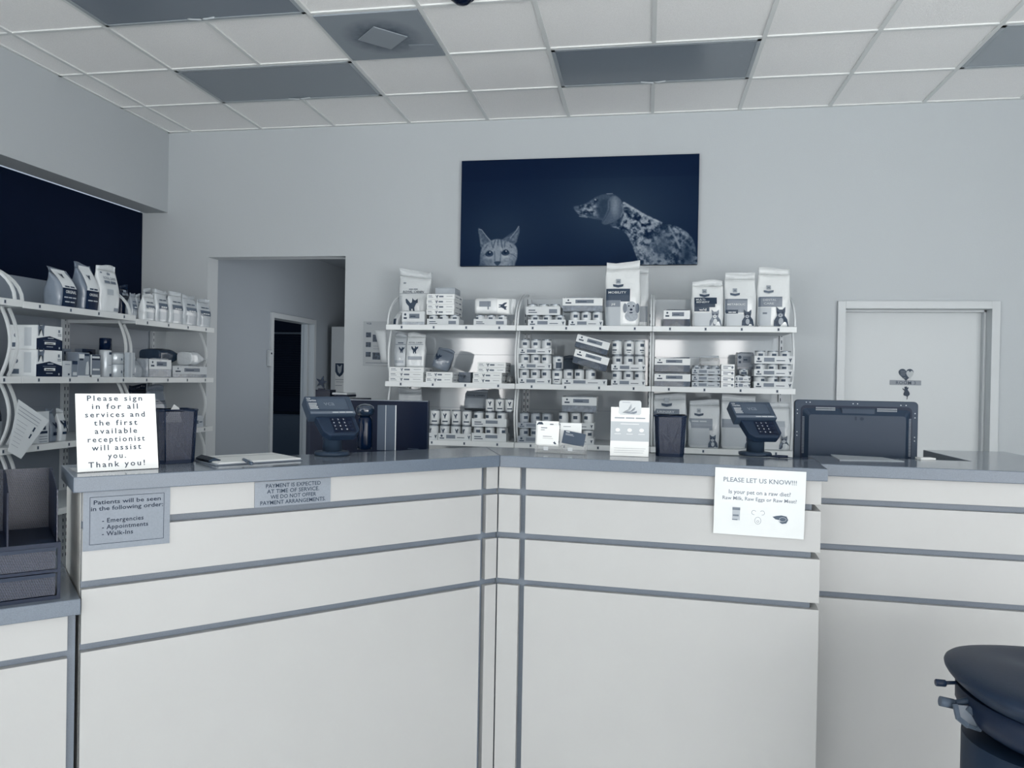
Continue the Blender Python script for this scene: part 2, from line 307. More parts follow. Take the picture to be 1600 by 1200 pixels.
# open white door leaf further down the hall
dl = struct('door_3', MB().box(-2.82, -1.98, 2.34, 2.38, .01, 2.04), G(176, .5)); part('door_handle', MB().tube([(-2.05, 2.34, .95), (-2.05, 2.29, .95), (-2.15, 2.285, .95)], .009), G(110, .3, metal=.9), dl)
q = [PY(524, 566, 2.338), PY(538, 566, 2.338), PY(537, 612, 2.338), PY(521, 612, 2.338)]
x0, z1, x1, z0 = q[0].x, q[0].z, q[1].x, q[2].z
t = thing('flyer', 'white paper flyer with a dark shield crest on the open hall door', 'flyer', ((x0 + x1) / 2, 2.338, z0)); wq = (x1 - x0) / 2; hq = z1 - z0
part('sheet', box(-wq, wq, -.002, 0, 0, hq), G(196, .6), t)
part('crest', MB().poly([(-.05, hq - .01), (.05, hq - .01), (.05, hq * .68), (.03, hq * .57), (0, hq * .5), (-.03, hq * .57), (-.05, hq * .68)], front(-.0035)), G(45), t)
part('crest_charge', MB().poly([(-.03, hq * .93), (0, hq * .85), (.03, hq * .93), (.02, hq * .68), (0, hq * .6), (-.02, hq * .68)], front(-.0045)), G(150), t)
part('lettering', MB().quad(-.05, .05, hq * .40, hq * .42, front(-.003)).quad(-.04, .05, hq * .32, hq * .335, front(-.003)).quad(-.05, .03, hq * .2, hq * .215, front(-.003)), G(110), t)
#@@SETTING_END
# ================================================================== COUNTER
KN = 1.2
LAM = G(101, .3, .16, 420, spec=.5); LAMTOP = G(119, .13, .12, 420, spec=.6); WHITE = G(174, .42, .015, 3, .03, bscale=8, tint=(1, .93, .87)); GROOVE = G(112, .45, .14, 420)
ZT = 1.22; ZU = 1.177
B0 = Vector((.06772, -2.89262, 0)); UL = Vector((.70738, .70683, 0)); NL = Vector((.70683, -.70738, 0)); UR = Vector((.99781, -.06609, 0)); NR = Vector((-.06609, -.99781, 0))
RL = math.atan2(UL.y, UL.x); RR = math.atan2(UR.y, UR.x)
S0 = Vector((1.229, -2.7955, 0)); US = Vector((.99904, -.04376, 0)); RS = math.atan2(US.y, US.x)
ZK = ZU - .0006
ROWS = [(0, .732), (.755, .906), (.929, 1.0715), (1.094, ZK)]
def panels(parent, cols, rows, y0=.02, y1=.045):
    for x0, x1 in cols:
        for z0, z1 in rows: part('front_panel', box(x0, x1, y0, y1, z0, z1), WHITE, parent, bevel=.0012)
cl = thing('reception_counter', 'left angled wing of the white reception counter with engraved grey signs', 'reception counter', B0, RL, 'reception counter sections')
part('carcass', box(-1.349, .018, .0452, .40, 0, ZK).box(-1.3725, -1.349, .0452, .06, 0, ZK), GROOVE, cl)
part('end_panel', box(-1.373, -1.3495, .0605, .42, 0, ZK), G(252, .4), cl)
panels(cl, [(-1.373, -.066), (-.044, .007)], ROWS)
cr = thing('reception_counter', 'middle wing of the white reception counter, from the inside corner to the step', 'reception counter', B0, RR, 'reception counter sections')
part('carcass', box(-.018, 1.108, .0452, .30, 0, ZK), GROOVE, cr)
panels(cr, [(-.007, .075), (.097, 1.135)], ROWS)
for z0, z1 in ROWS: part('side_panel', box(1.1115, 1.1345, .0455, .185, z0, z1), WHITE, cr)
cs = thing('reception_counter', 'set-back right section of the white reception counter running out of frame', 'reception counter', S0, RS, 'reception counter sections')
part('carcass', box(.0, .95, .0452, .29, 0, ZK), GROOVE, cs); panels(cs, [(-.03, .955)], ROWS)
part('return_panel', MB().box(1.865 - 1.229, 2.165 - 1.229, .30, .80, 0, ZK, Matrix.Rotation(-RS, 4, 'Z')), G(64, .5), cs)
def along(s, off): return B0 - UL * s - NL * off
def alongR(s, off): return B0 + UR * s - NR * off
q = B0 + UL * .1502 - NL * .33
A0 = along(1.398, 0); A1 = along(1.398, .33); D0 = alongR(1.152, 0); D1 = alongR(1.152, .33)
def slabthing(poly, label, z0=ZU, z1=ZT, name='worktop', group='grey worktops'):
    top = MB().slab([(p[0], p[1]) for p in poly], z0, z1)
    t = tag(part(name, top, LAM, bevel=.0025), label, 'worktop', group); t.data.materials.append(LAMTOP); t.data.polygons[1].material_index = 1; return t
slabthing([B0, q, A1, A0], 'grey speckled worktop of the left angled counter wing, under the clipboard')
slabthing([B0 + UR * .0008, D0, D1, q + UR * .0008], 'grey speckled worktop of the middle counter wing, under the leaflet stand')
slabthing([(S0.x + .001, S0.y), (2.19, -2.838), (2.19, -1.945), (1.836, -1.99), (1.846, -2.49), (1.25, -2.463), (D1.x + .001, D1.y)], 'grey speckled worktop of the set-back right counter section, in front of the white door')
# low ledge at the left end
t = thing('low_counter', 'low white counter section under the black mesh organizer at the left edge', 'reception counter', B0, RL, 'reception counter sections')
part('carcass', box(-2.2, -1.384, .0452, .60, 0, .842), GROOVE, t); panels(t, [(-2.2, -1.405)], [(0, .723), (.745, .842)])
slabthing([along(1.3755, .004), along(1.3755, .60), along(2.2, .60), along(2.2, .004)], 'lower grey worktop at the left edge carrying the black mesh organizer', .8425, .886)
# work desk behind the counter (mostly hidden), carries the monitors
t = thing('work_desk', 'receptionist desk hidden behind the counter, carrying the monitors', 'desk', (0.3, -2.05, 0))
part('desk_top', box(-1.35, 1.5, -.36, .38, .71, .74), G(110, .4), t)
for x in (-1.3, 0, 1.45): part('leg', box(x - .02, x + .02, -.3, .3, 0, .709), G(60, .4), t)
# -------------------------------------------------- engraved signs on the counter
INK = G(34, .6)
def plate(name, label, s0, s1, z0, z1, L, base=B0, rz=RL, sg=-1, off=.0195, th=.003, ofs_u=UL):
    x0, x1 = sorted((sg * s0, sg * s1)); c = base + ofs_u * ((x0 + x1) / 2); nrm = NL if rz == RL else NR
    t = thing(name, label, 'sign', (c.x - nrm.x * off, c.y - nrm.y * off, z0), rz); wv = x1 - x0; hv = z1 - z0
    part('plate', box(-wv / 2, wv / 2, -th, 0, 0, hv), G(L, .4, .05, 200), t); return t, wv, hv, front(-th - .0006)
t, wv, hv, fn = plate('engraved_sign', 'grey engraved sign starting Patients will be seen, at the counter\'s left end', 1.372, 1.149, 1.012, 1.1765, 120)
mg = .016; e = .0012; b = MB()
for a in ((mg, wv - mg, mg, mg + e), (mg, wv - mg, hv - mg - e, hv - mg), (mg, mg + e, mg, hv - mg), (wv - mg - e, wv - mg, mg, hv - mg)): b.quad(a[0] - wv / 2, a[1] - wv / 2, a[2], a[3], fn)
part('border_line', b, INK, t)
b = MB(); ts = .0165
for k, s in enumerate(('Patients will be seen', 'in the following order:')): b.text(s, 0, hv - .037 - k * .0175, ts, fn, width=.172 if k == 0 else .185)
part('lettering', b, INK, t)
b = MB()
for k, s in enumerate(('- Emergencies', '- Appointments', '- Walk-Ins')): b.text(s, -.065, hv - .089 - k * .0185, ts * 1.05, fn, 'LEFT', 1.08)
part('list_lettering', b, INK, t)
t, wv, hv, fn = plate('engraved_sign', 'grey engraved sign starting PAYMENT IS EXPECTED, under the clipboard', .9045, .658, 1.0945, 1.174, 128)
b = MB()
for k, (s, ww) in enumerate((('PAYMENT IS EXPECTED', .178), ('AT TIME OF SERVICE.', .17), ('WE DO NOT OFFER', .148), ('PAYMENT ARRANGEMENTS.', .212))): b.text(s, 0, hv - .0205 - k * .0175, .0175, fn, width=ww)
part('lettering', b, G(48, .6), t)
# laminated raw diet notice, taped over the edge of the middle wing
c = alongR(.929, 0) ; t = thing('notice', 'white laminated notice asking PLEASE LET US KNOW, taped on the counter front', 'notice', (c.x + NR.x * .004, c.y + NR.y * .004, .975), RR)
tl = Matrix.Rotation(math.radians(-.6), 4, 'Y') @ Matrix.Rotation(math.radians(3.2), 4, 'X')
tl = Matrix.Translation((0, .016, 0)) @ Matrix.Rotation(math.radians(4.2), 4, 'X') @ Matrix.Rotation(math.radians(.6), 4, 'Y')
def fn(x, z, o=-.0012): return tl @ Vector((x, o, z))
part('sheet', MB().box(-.1505, .1505, -.0008, .0008, 0, .235, tl), G(206, .12, bump=.1, bscale=9, coat=.6), t)
b = MB(); b.text('PLEASE LET US KNOW!!!', -.0, .187, .0225, fn, width=.242); b.text('Is your pet on a raw diet?', 0, .146, .02, fn, width=.205); b.text('Raw Milk, Raw Eggs or Raw Meat?', 0, .124, .0175, fn, width=.246)
part('lettering', b, G(118, .5), t)
b = MB()
def ring(b, cx, cz, rx, rz, wd, fn, a0=0, a1=2 * PI, n=20):
    for k in range(n):
        a = a0 + (a1 - a0) * k / n; c2 = a0 + (a1 - a0) * (k + 1) / n
        b.add([fn(cx + rx * math.cos(a), cz + rz * math.sin(a)), fn(cx + rx * math.cos(c2), cz + rz * math.sin(c2)), fn(cx + (rx - wd) * math.cos(c2), cz + (rz - wd) * math.sin(c2)), fn(cx + (rx - wd) * math.cos(a), cz + (rz - wd) * math.sin(a))], [(0, 1, 2, 3)])
b.quad(-.088, -.062, .052, .098, fn); part('milk_picture', b, G(165), t)
b = MB(); b.quad(-.088, -.062, .088, .097, lambda x, z: fn(x, z, -.0018)).quad(-.086, -.066, .066, .072, lambda x, z: fn(x, z, -.0018)).quad(-.088, -.07, .052, .056, lambda x, z: fn(x, z, -.0018)); part('milk_marks', b, G(110), t)
b = MB(); ring(b, -.002, .055, .011, .013, .0012, fn); ring(b, -.002, .052, .004, .004, .0012, fn); ring(b, -.016, .083, .008, .008, .0012, fn, .5, 5); ring(b, .012, .083, .008, .008, .0012, fn, -1.8, 2.6)
part('egg_picture', b, G(120), t)
b = MB(); b.poly([(.046, .072), (.058, .076), (.075, .079), (.092, .076), (.098, .064), (.092, .052), (.078, .049), (.07, .054), (.075, .058), (.068, .062), (.056, .064)], fn); part('steak_picture', b, G(84), t)
b = MB(); ring(b, .08, .065, .012, .008, .0018, lambda x, z: fn(x, z, -.0018)); b.quad(.066, .082, .056, .0585, lambda x, z: fn(x, z, -.0018)); part('steak_marks', b, G(150), t)
# easel sign on the left wing
p = (PZ(121, 739, ZT) + PZ(247, 732, ZT)) / 2; dv = PZ(247, 732, ZT) - PZ(121, 739, ZT); rz = math.atan2(dv.y, dv.x)
t = thing('easel_sign', 'white slanted sign starting Please sign in, on the counter\'s left end', 'sign', (p.x, p.y, ZT + .0004), rz)
hs, ws = .228, .215; tl = Matrix.Rotation(math.radians(-13), 4, 'X')
def fn(x, z, o=-.0042): return tl @ Vector((x, o, z))
part('sheet', MB().box(-ws / 2, ws / 2, -.0035, 0, 0.001, hs, tl), G(228, .4), t)
b = MB()
for k, (s, ww) in enumerate((('Please sign', .148), ('in for all', .123), ('services and', .160), ('the first', .116), ('available', .113), ('receptionist', .152), ('will assist', .131), ('you.', .048), ('Thank you!', .15))):
    b.text(s, -.004, hs - .0215 - k * .0243, .0225, fn, spacing=1.35, width=ww)
part('lettering', b, G(70, .6), t)
part('stand', MB().box(-.06, .06, .0, .003, .001, .2, Matrix.Translation((0, .12, 0)) @ Matrix.Rotation(math.radians(20), 4, 'X')), clear_mat(), t)
part('foot', MB().box(-ws / 2, ws / 2, -.004, .128, 0, .0012), clear_mat(.15), t)
# -------------------------------------------------- pen cups
def pen_cup(label, loc, rz, wd, h, pens, tip):
    loc = (loc[0], loc[1], loc[2] + .0004); t = thing('mesh_pen_cup', label, 'pen cup', loc, rz)
    r = wd / 2; k = .88
    def ringp(s, z): 
        a = r * s; c = a * .25; return [(x, y, z) for x, y in ((-a + c, -a), (a - c, -a), (a, -a + c), (a, a - c), (a - c, a), (-a + c, a), (-a, a - c), (-a, -a + c))]
    part('mesh_wall', MB().loft([ringp(k, .004), ringp(1, h - .003)], cap=False, smooth=False), MESH, t)
    rim = MB(); pts = ringp(1, h - .003); rim.tube(pts + [pts[0]], .0045, 6); part('rim', rim, G(28, .35), t)
    part('base', MB().loft([ringp(k, 0), ringp(k + .015, .012)], smooth=False), G(28, .4), t)
    edge = MB()
    for i in range(0, 8, 2): edge.tube([ringp(k, .006)[i], ringp(1, h - .004)[i]], .0022, 6)
    part('corner_wire', edge, G(30, .35), t)
    M = Matrix.Translation(loc) @ Matrix.Rotation(rz, 4, 'Z')
    for i, (x0, y0, x1, y1, ln, L, nm) in enumerate(pens):
        a = M @ Vector((x0, y0, .013)); e2 = M @ Vector((x1, y1, ln)); dd = (e2 - a); n = dd.length
        tp = thing('pen', nm, 'pen', a, group='pens in ' + tip); tp.rotation_euler = dd.to_track_quat('Z', 'Y').to_euler()
        part('barrel', MB().lathe([(.0012, 0.004), (.0042, .014), (.0045, n * .55)], 10), G(L, .35), tp); part('cap', MB().lathe([(.0052, n * .55), (.0052, n - .006), (.003, n)], 10), G(max(20, L - 25), .3), tp)
        part('clip', MB().box(-.001, .001, .0052, .0075, n * .6, n - .004), G(100, .3, metal=.8), tp)
p = PZ(275, 724.5, ZT); CUP = p - NL * .045
pen_cup('large black square mesh pen cup beside the slanted white sign', (p.x + UL.x * .0 - NL.x * .045, p.y - NL.y * .045, ZT), RL + .1, .118, .172,
        [(-.03, -.03, -.02, -.035, .13, 60, 'slim grey pen standing upright by the large cup\'s front left corner'), (.0, -.008, .02, .0, .12, 36, 'dark pen upright at the front middle of the large mesh cup'), (.03, -.012, .035, .0, .125, 70, 'grey pen upright at the right side of the large mesh cup'), (-.03, .02, .01, .04, .14, 44, 'dark pen leaning to the back of the large mesh cup'), (.036, -.036, -.015, -.034, .085, 95, 'pale short marker lying diagonally low in the large mesh cup')], 'the large mesh cup')
single('paper_scrap', MB().add([(-.03, 0, 0), (.03, 0, 0), (.022, .003, .045), (.005, .002, .058)], [(0, 1, 2, 3)]), G(205, .6), 'white paper corner poking out of the large mesh pen cup', 'paper', (p.x - NL.x * .06, p.y - NL.y * .06, ZT + .128), RL + .1, solid=.0006)
p = PZ(1047, 714, ZT)
pen_cup('smaller black mesh pen cup beside the leaflet stand', (p.x, p.y + .055, ZT), -.05, .118, .158,
        [(-.02, -.03, -.035, -.03, .10, 30, 'black pen upright in front left of the smaller mesh cup'), (.035, -.03, -.03, -.02, .085, 25, 'black marker leaning left across the smaller mesh cup'), (.0, -.012, .035, -.005, .11, 26, 'black pen leaning right in the smaller mesh cup'), (.0, .02, -.01, .03, .12, 55, 'grey pen upright at the back of the smaller mesh cup'), (.03, .01, .035, .02, .115, 40, 'dark pen upright at the back right of the smaller mesh cup')], 'the smaller mesh cup')
# -------------------------------------------------- clipboard, pen on it
cp = [PZ(325, 729, ZT), PZ(478, 719.5, ZT), PZ(447, 709.5, ZT), PZ(330, 716, ZT)]
ux = (cp[1] - cp[0]).normalized(); rz = math.atan2(ux.y, ux.x); o0 = cp[0]
CB = .0 + max(0, (CUP - o0).dot(ux) + .071); 
t = thing('clipboard', 'clipboard with a white sign-in sheet lying on the left counter wing', 'clipboard', (o0.x, o0.y, ZT), rz)
part('board', box(CB, .318, .0, .235, .0002, .004), G(120, .5), t, bevel=.002); part('sheet', box(CB + .012, .312, .006, .225, .0042, .009), G(212, .6), t)
part('clip', MB().prism([(CB + .002, .0045), (CB + .04, .0095), (CB + .04, .012), (CB + .02, .02), (CB + .002, .012)], .06, .175), G(70, .25, metal=.9), t)
part('ruled_line', MB().box(CB + .045, .305, .17, .172, .0091, .0095), G(110), t)
pa, pb_ = PZ(375, 715, ZT + .0155), PZ(399, 727, ZT + .0155); dd = pb_ - pa
tp = thing('pen', 'grey pen lying across the clipboard', 'pen', (pa + pb_) / 2, math.atan2(dd.y, dd.x))
part('barrel', MB().lathe([(.001, -.075), (.005, -.06), (.0055, .02)], 10, M=Matrix.Rotation(PI / 2, 4, 'Y')), G(88, .3), tp); part('cap', MB().lathe([(.0062, .02), (.0062, .065), (.003, .07)], 10, M=Matrix.Rotation(PI / 2, 4, 'Y')), G(60, .3), tp); part('clip', MB().box(.025, .066, -.0015, .0015, .0055, .008), G(140, .3), tp)
# -------------------------------------------------- payment terminals
def terminal(label, loc, rz, group):
    loc = (loc[0], loc[1], loc[2] + .0004)
    t = thing('payment_terminal', label, 'card terminal', loc, rz, group)
    part('base', MB().lathe([(.062, 0), (.064, .006), (.06, .014), (.04, .016)], 32), G(52, .45), t)
    col = MB().lathe([(.034, .0155), (.034, .055), (.0355, .056), (.0355, .080), (.030, .081), (.030, .098)], 28); part('stem', col, G(58, .4), t)
    th = math.radians(42); M = Matrix.Translation((0, -.045, .112)) @ Matrix.Rotation(th - PI / 2 + PI / 2, 4, 'X')
    # head frame: local x right, z along the tilted face, -y out of the face
    M = Matrix.Translation((0, -.068, .081)) @ Matrix.Rotation(-math.radians(48), 4, 'X') @ Matrix.Scale(.9, 4)
    hd = part('head', MB().prism([(-.062, .022), (-.036, -.006), (.066, -.006), (.093, .022), (.093, .10), (-.072, .10)], .0, .034, M), G(40, .45), t, bevel=.005)
    scr = part('screen_housing', MB().prism([(-.098, .098), (.095, .098), (.095, .196), (.092, .2), (-.095, .2), (-.098, .196)], -.014, .03, M), G(66, .4), t, bevel=.003)
    def fn(x, z, o=-.0146): return M @ Vector((x, o, z))
    part('screen', MB().quad(-.052, .072, .122, .188, fn), G(80, .15), t)
    part('screen_frame', MB().quad(-.054, .074, .120, .122, fn).quad(-.054, .074, .188, .190, fn).quad(.072, .074, .12, .19, fn).quad(-.054, -.052, .12, .19, fn), G(30, .4), t)
    part('screen_logo', MB().text('vca', -.005, .146, .034, lambda x, z: fn(x, z, -.015), spacing=1.0), G(112, .4), t)
    b = MB().text('vca', -.092, .184, .013, fn, 'LEFT').text('Charities', -.092, .171, .0145, fn, 'LEFT', width=.037)
    for k, ww in enumerate((.035, .034, .03, .035, .033, .036)): b.quad(-.090, -.090 + ww, .158 - k * .0062, .1605 - k * .0062, fn)
    part('printed_lettering', b, G(205, .5), t)
    part('front_strip', MB().quad(-.094, .092, .1, .112, fn), G(105, .4), t); part('strip_lettering', MB().quad(-.004, .022, .1035, .1085, lambda x, z: fn(x, z, -.0152)).quad(.025, .05, .1035, .1085, lambda x, z: fn(x, z, -.0152)).quad(.053, .082, .1035, .1085, lambda x, z: fn(x, z, -.0152)), G(190), t)
    def fk(x, z, o=-.0008): return M @ Vector((x, o, z))
    part('keypad', MB().quad(-.018, .076, .008, .090, fk), G(14, .3), t)
    for r in range(4):
        for c in range(4):
            kx, kz = -.008 + c * .0225, .078 - r * .0185
            kk = part('key', MB().box(kx - .008, kx + .008, -.0028, -.0009, kz - .0065, kz + .0065, M), G(22, .4), t, bevel=.001)
            if c < 3: part('key_mark', MB().text('123456789*0#'[r * 3 + c], kx, kz - .004, .011, lambda x, z: fk(x, z, -.0034)), G(200), kk)
    return t
p = PZ(519, 711, ZT); terminal('black card payment terminal on the left wing, with logo on its screen, beside the clipboard', (p.x, p.y, ZT), math.radians(44), 'payment terminals')
p = PZ(1180, 711.5, ZT)
terminal('black card payment terminal on the middle wing, with blank screen, beside the big monitor back', (p.x, p.y, ZT), math.radians(19), 'payment terminals')
# stylus by the right terminal
p = PZ(1216, 715.5, ZT); t = thing('stylus', 'black stylus on a cord lying by the right payment terminal', 'stylus', (p.x, p.y, ZT + .006), -.15)
part('barrel', MB().lathe([(.0015, -.045), (.006, .0), (.0055, .035)], 10, M=Matrix.Rotation(PI / 2, 4, 'Y')), G(24, .35), t)
part('cord', MB().tube([(.035, 0, -.002), (.055, -.006, -.004), (.075, -.004, -.004), (.09, -.01, -.003)], .0016), G(60, .5), t); part('plug', MB().box(.085, .105, -.016, -.006, -.0055, .001), G(30), t)
# -------------------------------------------------- leaflet stand and card holder
p0, p1 = PZ(953, 712.5, ZT), PZ(1013, 714, ZT); p = (p0 + p1) / 2; wq = (p1 - p0).length; rz = -.02
t = thing('leaflet_stand', 'white upright leaflet with a pale grey band and a plastic card at its top', 'leaflet', (p.x, p.y, ZT), rz)
hq = .187; tl = Matrix.Rotation(math.radians(-6), 4, 'X')
def fn(x, z, o=-.0028): return tl @ Vector((x, o, z))
part('sheet', MB().box(-wq / 2, wq / 2, -.002, 0, 0.001, hq, tl), G(226, .45), t); part('grey_band', MB().quad(-wq / 2, wq / 2, .058, .132, fn), G(180, .5), t)
b = MB()
for a, c in ((-.4, -.14), (-.11, .12), (.15, .4)): b.quad(a * wq, c * wq, .1435, .1485, fn)
for k in range(3): b.quad(-wq * .4, wq * (.42 - .03 * k), .03 - k * .008, .0312 - k * .008, fn)
part('lettering', b, G(150), t)
b = MB().quad(-.035, .035, .122, .1245, lambda x, z: fn(x, z, -.0032)); 
for k in (-1, 0, 1): b.ell(k * .045, .1, .009, .007, lambda x, z: fn(x, z, -.0034)); b.quad(k * .045 - .012, k * .045 + .012, .084, .086, lambda x, z: fn(x, z, -.0034))
part('icons', b, G(222), t)
part('support', MB().box(-.04, .04, 0, .002, .001, .14, Matrix.Translation((0, .085, 0)) @ Matrix.Rotation(math.radians(22), 4, 'X')), G(200), t)
cd = MB(); hw = wq * .29
cd.prism([(-hw + .006, .158), (hw - .006, .158), (hw, .164), (hw, .207), (hw - .006, .213), (-hw + .006, .213), (-hw, .207), (-hw, .164)], -.004, -.0025, tl)
c1 = part('card', cd, G(196, .3), t)
b = MB(); f2 = lambda x, z: fn(x, z, -.0048)
b.poly([(-.03, .166), (-.012, .172), (0, .184), (.004, .2), (.006, .186), (.0, .176), (-.012, .169)], f2); part('wing_mark', b, G(170), c1)
b = MB().poly([(-.03, .166), (-.006, .169), (.012, .176), (.02, .189), (.018, .178), (.008, .169), (-.01, .165)], f2); part('wing_mark', b, G(150), c1)
b = MB().poly([(-.03, .166), (.004, .167), (.026, .174), (.025, .166), (.015, .162), (-.005, .163)], f2); part('wing_mark', b, G(118), c1)
part('card_lettering', MB().quad(-.03, .0, .205, .2065, f2), G(140), c1)
p0, p1 = PZ(836, 707.5, ZT), PZ(914, 711, ZT); p = (p0 + p1) / 2; wq = (p1 - p0).length / 2
t = thing('card_holder', 'clear acrylic two-pocket card holder at the inner corner of the counter', 'card holder', (p.x, p.y, ZT + .0004), RR)
AC = clear_mat(.10, .05); b = MB().box(-wq, wq, 0, .05, 0, .003).box(-wq, wq, 0, .0025, .0031, .035).box(-wq, wq, .047, .05, .0031, .075)
for x in (-wq, 0, wq - .003): b.box(x, x + .003, .0026, .0469, .0031, .032)
part('pockets', b, AC, t)
for x in (-.055, .04): part('sticker', MB().box(x - .009, x + .009, -.0012, -.0002, .012, .026), G(190), t)
def card(label, x, z, wd, h, L, tilt, yy, marks, leanx=-12):
    o = t.matrix_world if False else Matrix.Translation((p.x, p.y, ZT)) @ Matrix.Rotation(RR, 4, 'Z')
    q = o @ Vector((x, yy, z)); k = thing('card_stack', label, 'cards', q, group='cards in the clear holder'); k.rotation_euler = (Matrix.Rotation(RR, 4, 'Z') @ Matrix.Rotation(math.radians(leanx), 4, 'X') @ Matrix.Rotation(math.radians(tilt), 4, 'Y')).to_euler()
    part('stack', box(-wd / 2, wd / 2, -.002, .003, 0, h), G(L, .5), k)
    b = MB()
    for m in marks: b.quad(*m, front(-.0026))
    part('lettering', b, G(90 if L > 120 else 190), k); return k
k = card('white appointment cards overlapping in the left pocket of the clear holder', -.052, .029, .086, .082, 226, 1, .012, [(-.03, -.005, .068, .071), (-.03, -.014, .06, .062), (-.02, .015, .035, .037), (-.02, .02, .028, .029)])
part('dog_mark', MB().poly([(.022, .012), (.028, .018), (.036, .008), (.03, .006)], front(-.0026)), G(70), k)
k = card('white card standing behind the left pocket cards with a dog mark', -.058, .034, .09, .09, 222, 0, .028, [(.01, .024, .076, .08), (-.04, -.0, .066, .0668)], -10)
part('dog_mark', MB().poly([(-.042, .078), (-.035, .086), (-.022, .086), (-.016, .078), (-.018, .073), (-.042, .074)], front(-.0026)), G(60), k)
k = card('white card standing behind the dark cards in the right pocket', .035, .034, .084, .085, 216, 0, .030, [(-.03, .0, .07, .072)], -10)
k = card('dark slate cards tilted in the right pocket of the clear holder', .047, .036, .087, .05, 72, 9, .012, [(-.035, -.02, .044, .048), (-.035, -.005, .037, .0385), (-.035, .0, .033, .034)])
# loose papers and slip near the big monitor
pp = [PZ(1298, 711, ZT), PZ(1312, 719.5, ZT), PZ(1413, 721.5, ZT), PZ(1378, 715.5, ZT)]
cx = sum(q.x for q in pp) / 4; cy = sum(q.y for q in pp) / 4
single('paper_sheet', MB().slab([(q.x - cx, q.y - cy) for q in pp], 0, .0025), G(165, .6, .1, 60), 'loose printed papers lying in front of the big monitor', 'paper', (cx, cy, ZT + .0003))
q = PZ(1446, 717.5, ZT); single('paper_slip', box(-.03, .03, -.02, .02, 0, .006), G(226, .5), 'small white slip of paper by the right edge of the big monitor', 'paper', (q.x, q.y, ZT + .0004), .2)
# -------------------------------------------------- monitors
x0, x1 = PY(1242, 640, -2.3).x, PY(1435, 640, -2.3).x; zt, zb = PY(1340, 627, -2.3).z + .002, 1.035; wv = x1 - x0; hv = zt - zb
t = thing('monitor', 'large dark monitor seen from behind, standing beyond the right counter wing', 'monitor', ((x0 + x1) / 2, -2.3, .7405), group='monitors')
def rr(hw, z0, z1, r): 
    o = []
    for cx, cz, a in ((hw - r, z0 + r, -PI / 2), (hw - r, z1 - r, 0), (-hw + r, z1 - r, PI / 2), (-hw + r, z0 + r, PI)): o += [(cx + r * math.cos(a + k * PI / 8), cz + r * math.sin(a + k * PI / 8)) for k in range(5)]
    return o
zb2 = zb - .7405; zt2 = zt - .7405; hw = wv / 2; sx = wv / 193.; px = lambda a: -hw + (a - 1242) * sx; pz = lambda a: zt2 - (a - 627) * sx
def loftr(m0, y0, m1, y1): 
    return MB().loft([[(x, y0, z) for x, z in m0], [(x, y1, z) for x, z in m1]], smooth=False)
part('shell', MB().prism(rr(hw, zb2, zt2, .016), 0, .03), G(54, .45), t, bevel=.003)
part('screen', box(-hw + .015, hw - .015, .0301, .032, zb2 + .02, zt2 - .015), G(16, .15), t)
bz0 = pz(722); part('recess', MB().prism(rr((px(1426) - px(1252)) / 2, zb2 + .03, pz(636), .02), -.0015, 0), G(26, .5), t)
inner = rr((px(1419) - px(1268)) / 2, zb2 + .05, pz(651), .012); outer = rr((px(1424) - px(1256)) / 2, zb2 + .04, pz(641), .014)
part('bulge', loftr(outer, -.002, inner, -.02), G(48, .45), t)
part('back_panel', MB().prism(inner, -.0215, -.0201), G(50, .4), t)
for a0, a1 in ((1275, 1306), (1371, 1402)):
    b = MB()
    for k in range(16):
        for j in range(3): xx = px(a0) + k * (a1 - a0) * sx / 16; b.box(xx, xx + .0028, -.0166, -.0155 , pz(641 + j * 3.2), pz(638.6 + j * 3.2), Matrix.Translation((0, .008 - .0 * j, 0)) )
    part('vent', b, G(150, .5), t)
for a in (1253.5, 1416.5):
    b = MB()
    for k in range(26): b.box(px(a), px(a + 7), -.0075, -.006, pz(655 + k * 2.4 + 1), pz(655 + k * 2.4))
    part('side_vent', b, G(112 if a < 1300 else 135, .5), t)
part('handle_slot', MB().box(px(1315), px(1367), -.013, -.011, pz(650), pz(639)), G(42, .5), t); part('handle_lip', MB().box(px(1316), px(1366), -.016, -.0131, pz(648), pz(641)), G(58, .5), t)
part('lock_mark', MB().ell(px(1346), pz(656.5), .008, .007, front(-.0222)).quad(px(1335), px(1338), pz(659), pz(653), front(-.0222)), G(35), t)
for a, c in ((1260, 631), (1266, 631), (1334, 632), (1341, 632), (1408, 633), (1416, 633), (1246, 644), (1246, 650), (1246, 681), (1246, 687), (1430, 646), (1430, 653), (1430, 685), (1430, 691)): part('screw', MB().lathe([(.0022, 0), (.0022, .0012)], 8, M=Matrix.Translation((px(a), -.0002, pz(c))) @ Matrix.Rotation(PI / 2, 4, 'X')), G(160, .3, metal=.5), t)
part('stand', box(-.05, .05, .005, .05, .012, zb2 + .06), G(40), t); part('foot', box(-.13, .13, -.08, .14, 0, .012), G(40), t, bevel=.004)
x0, x1 = PY(484, 640, -2.45).x, PY(669, 640, -2.45).x; zt = PY(600, 625, -2.45).z; wv = x1 - x0; hv = .315
t = thing('monitor', 'flat dark monitor behind the left payment terminal', 'monitor', ((x0 + x1) / 2, -2.45, .7405), group='monitors')
part('shell', box(-wv / 2, wv / 2, 0, .025, zt - .7405 - hv, zt - .7405), G(30, .4), t, bevel=.002); part('glass', box(-wv / 2 + .004, wv / 2 - .004, -.0015, -.0003, zt - .7405 - hv + .012, zt - .7405 - .004), G(15, .4, spec=.12), t)
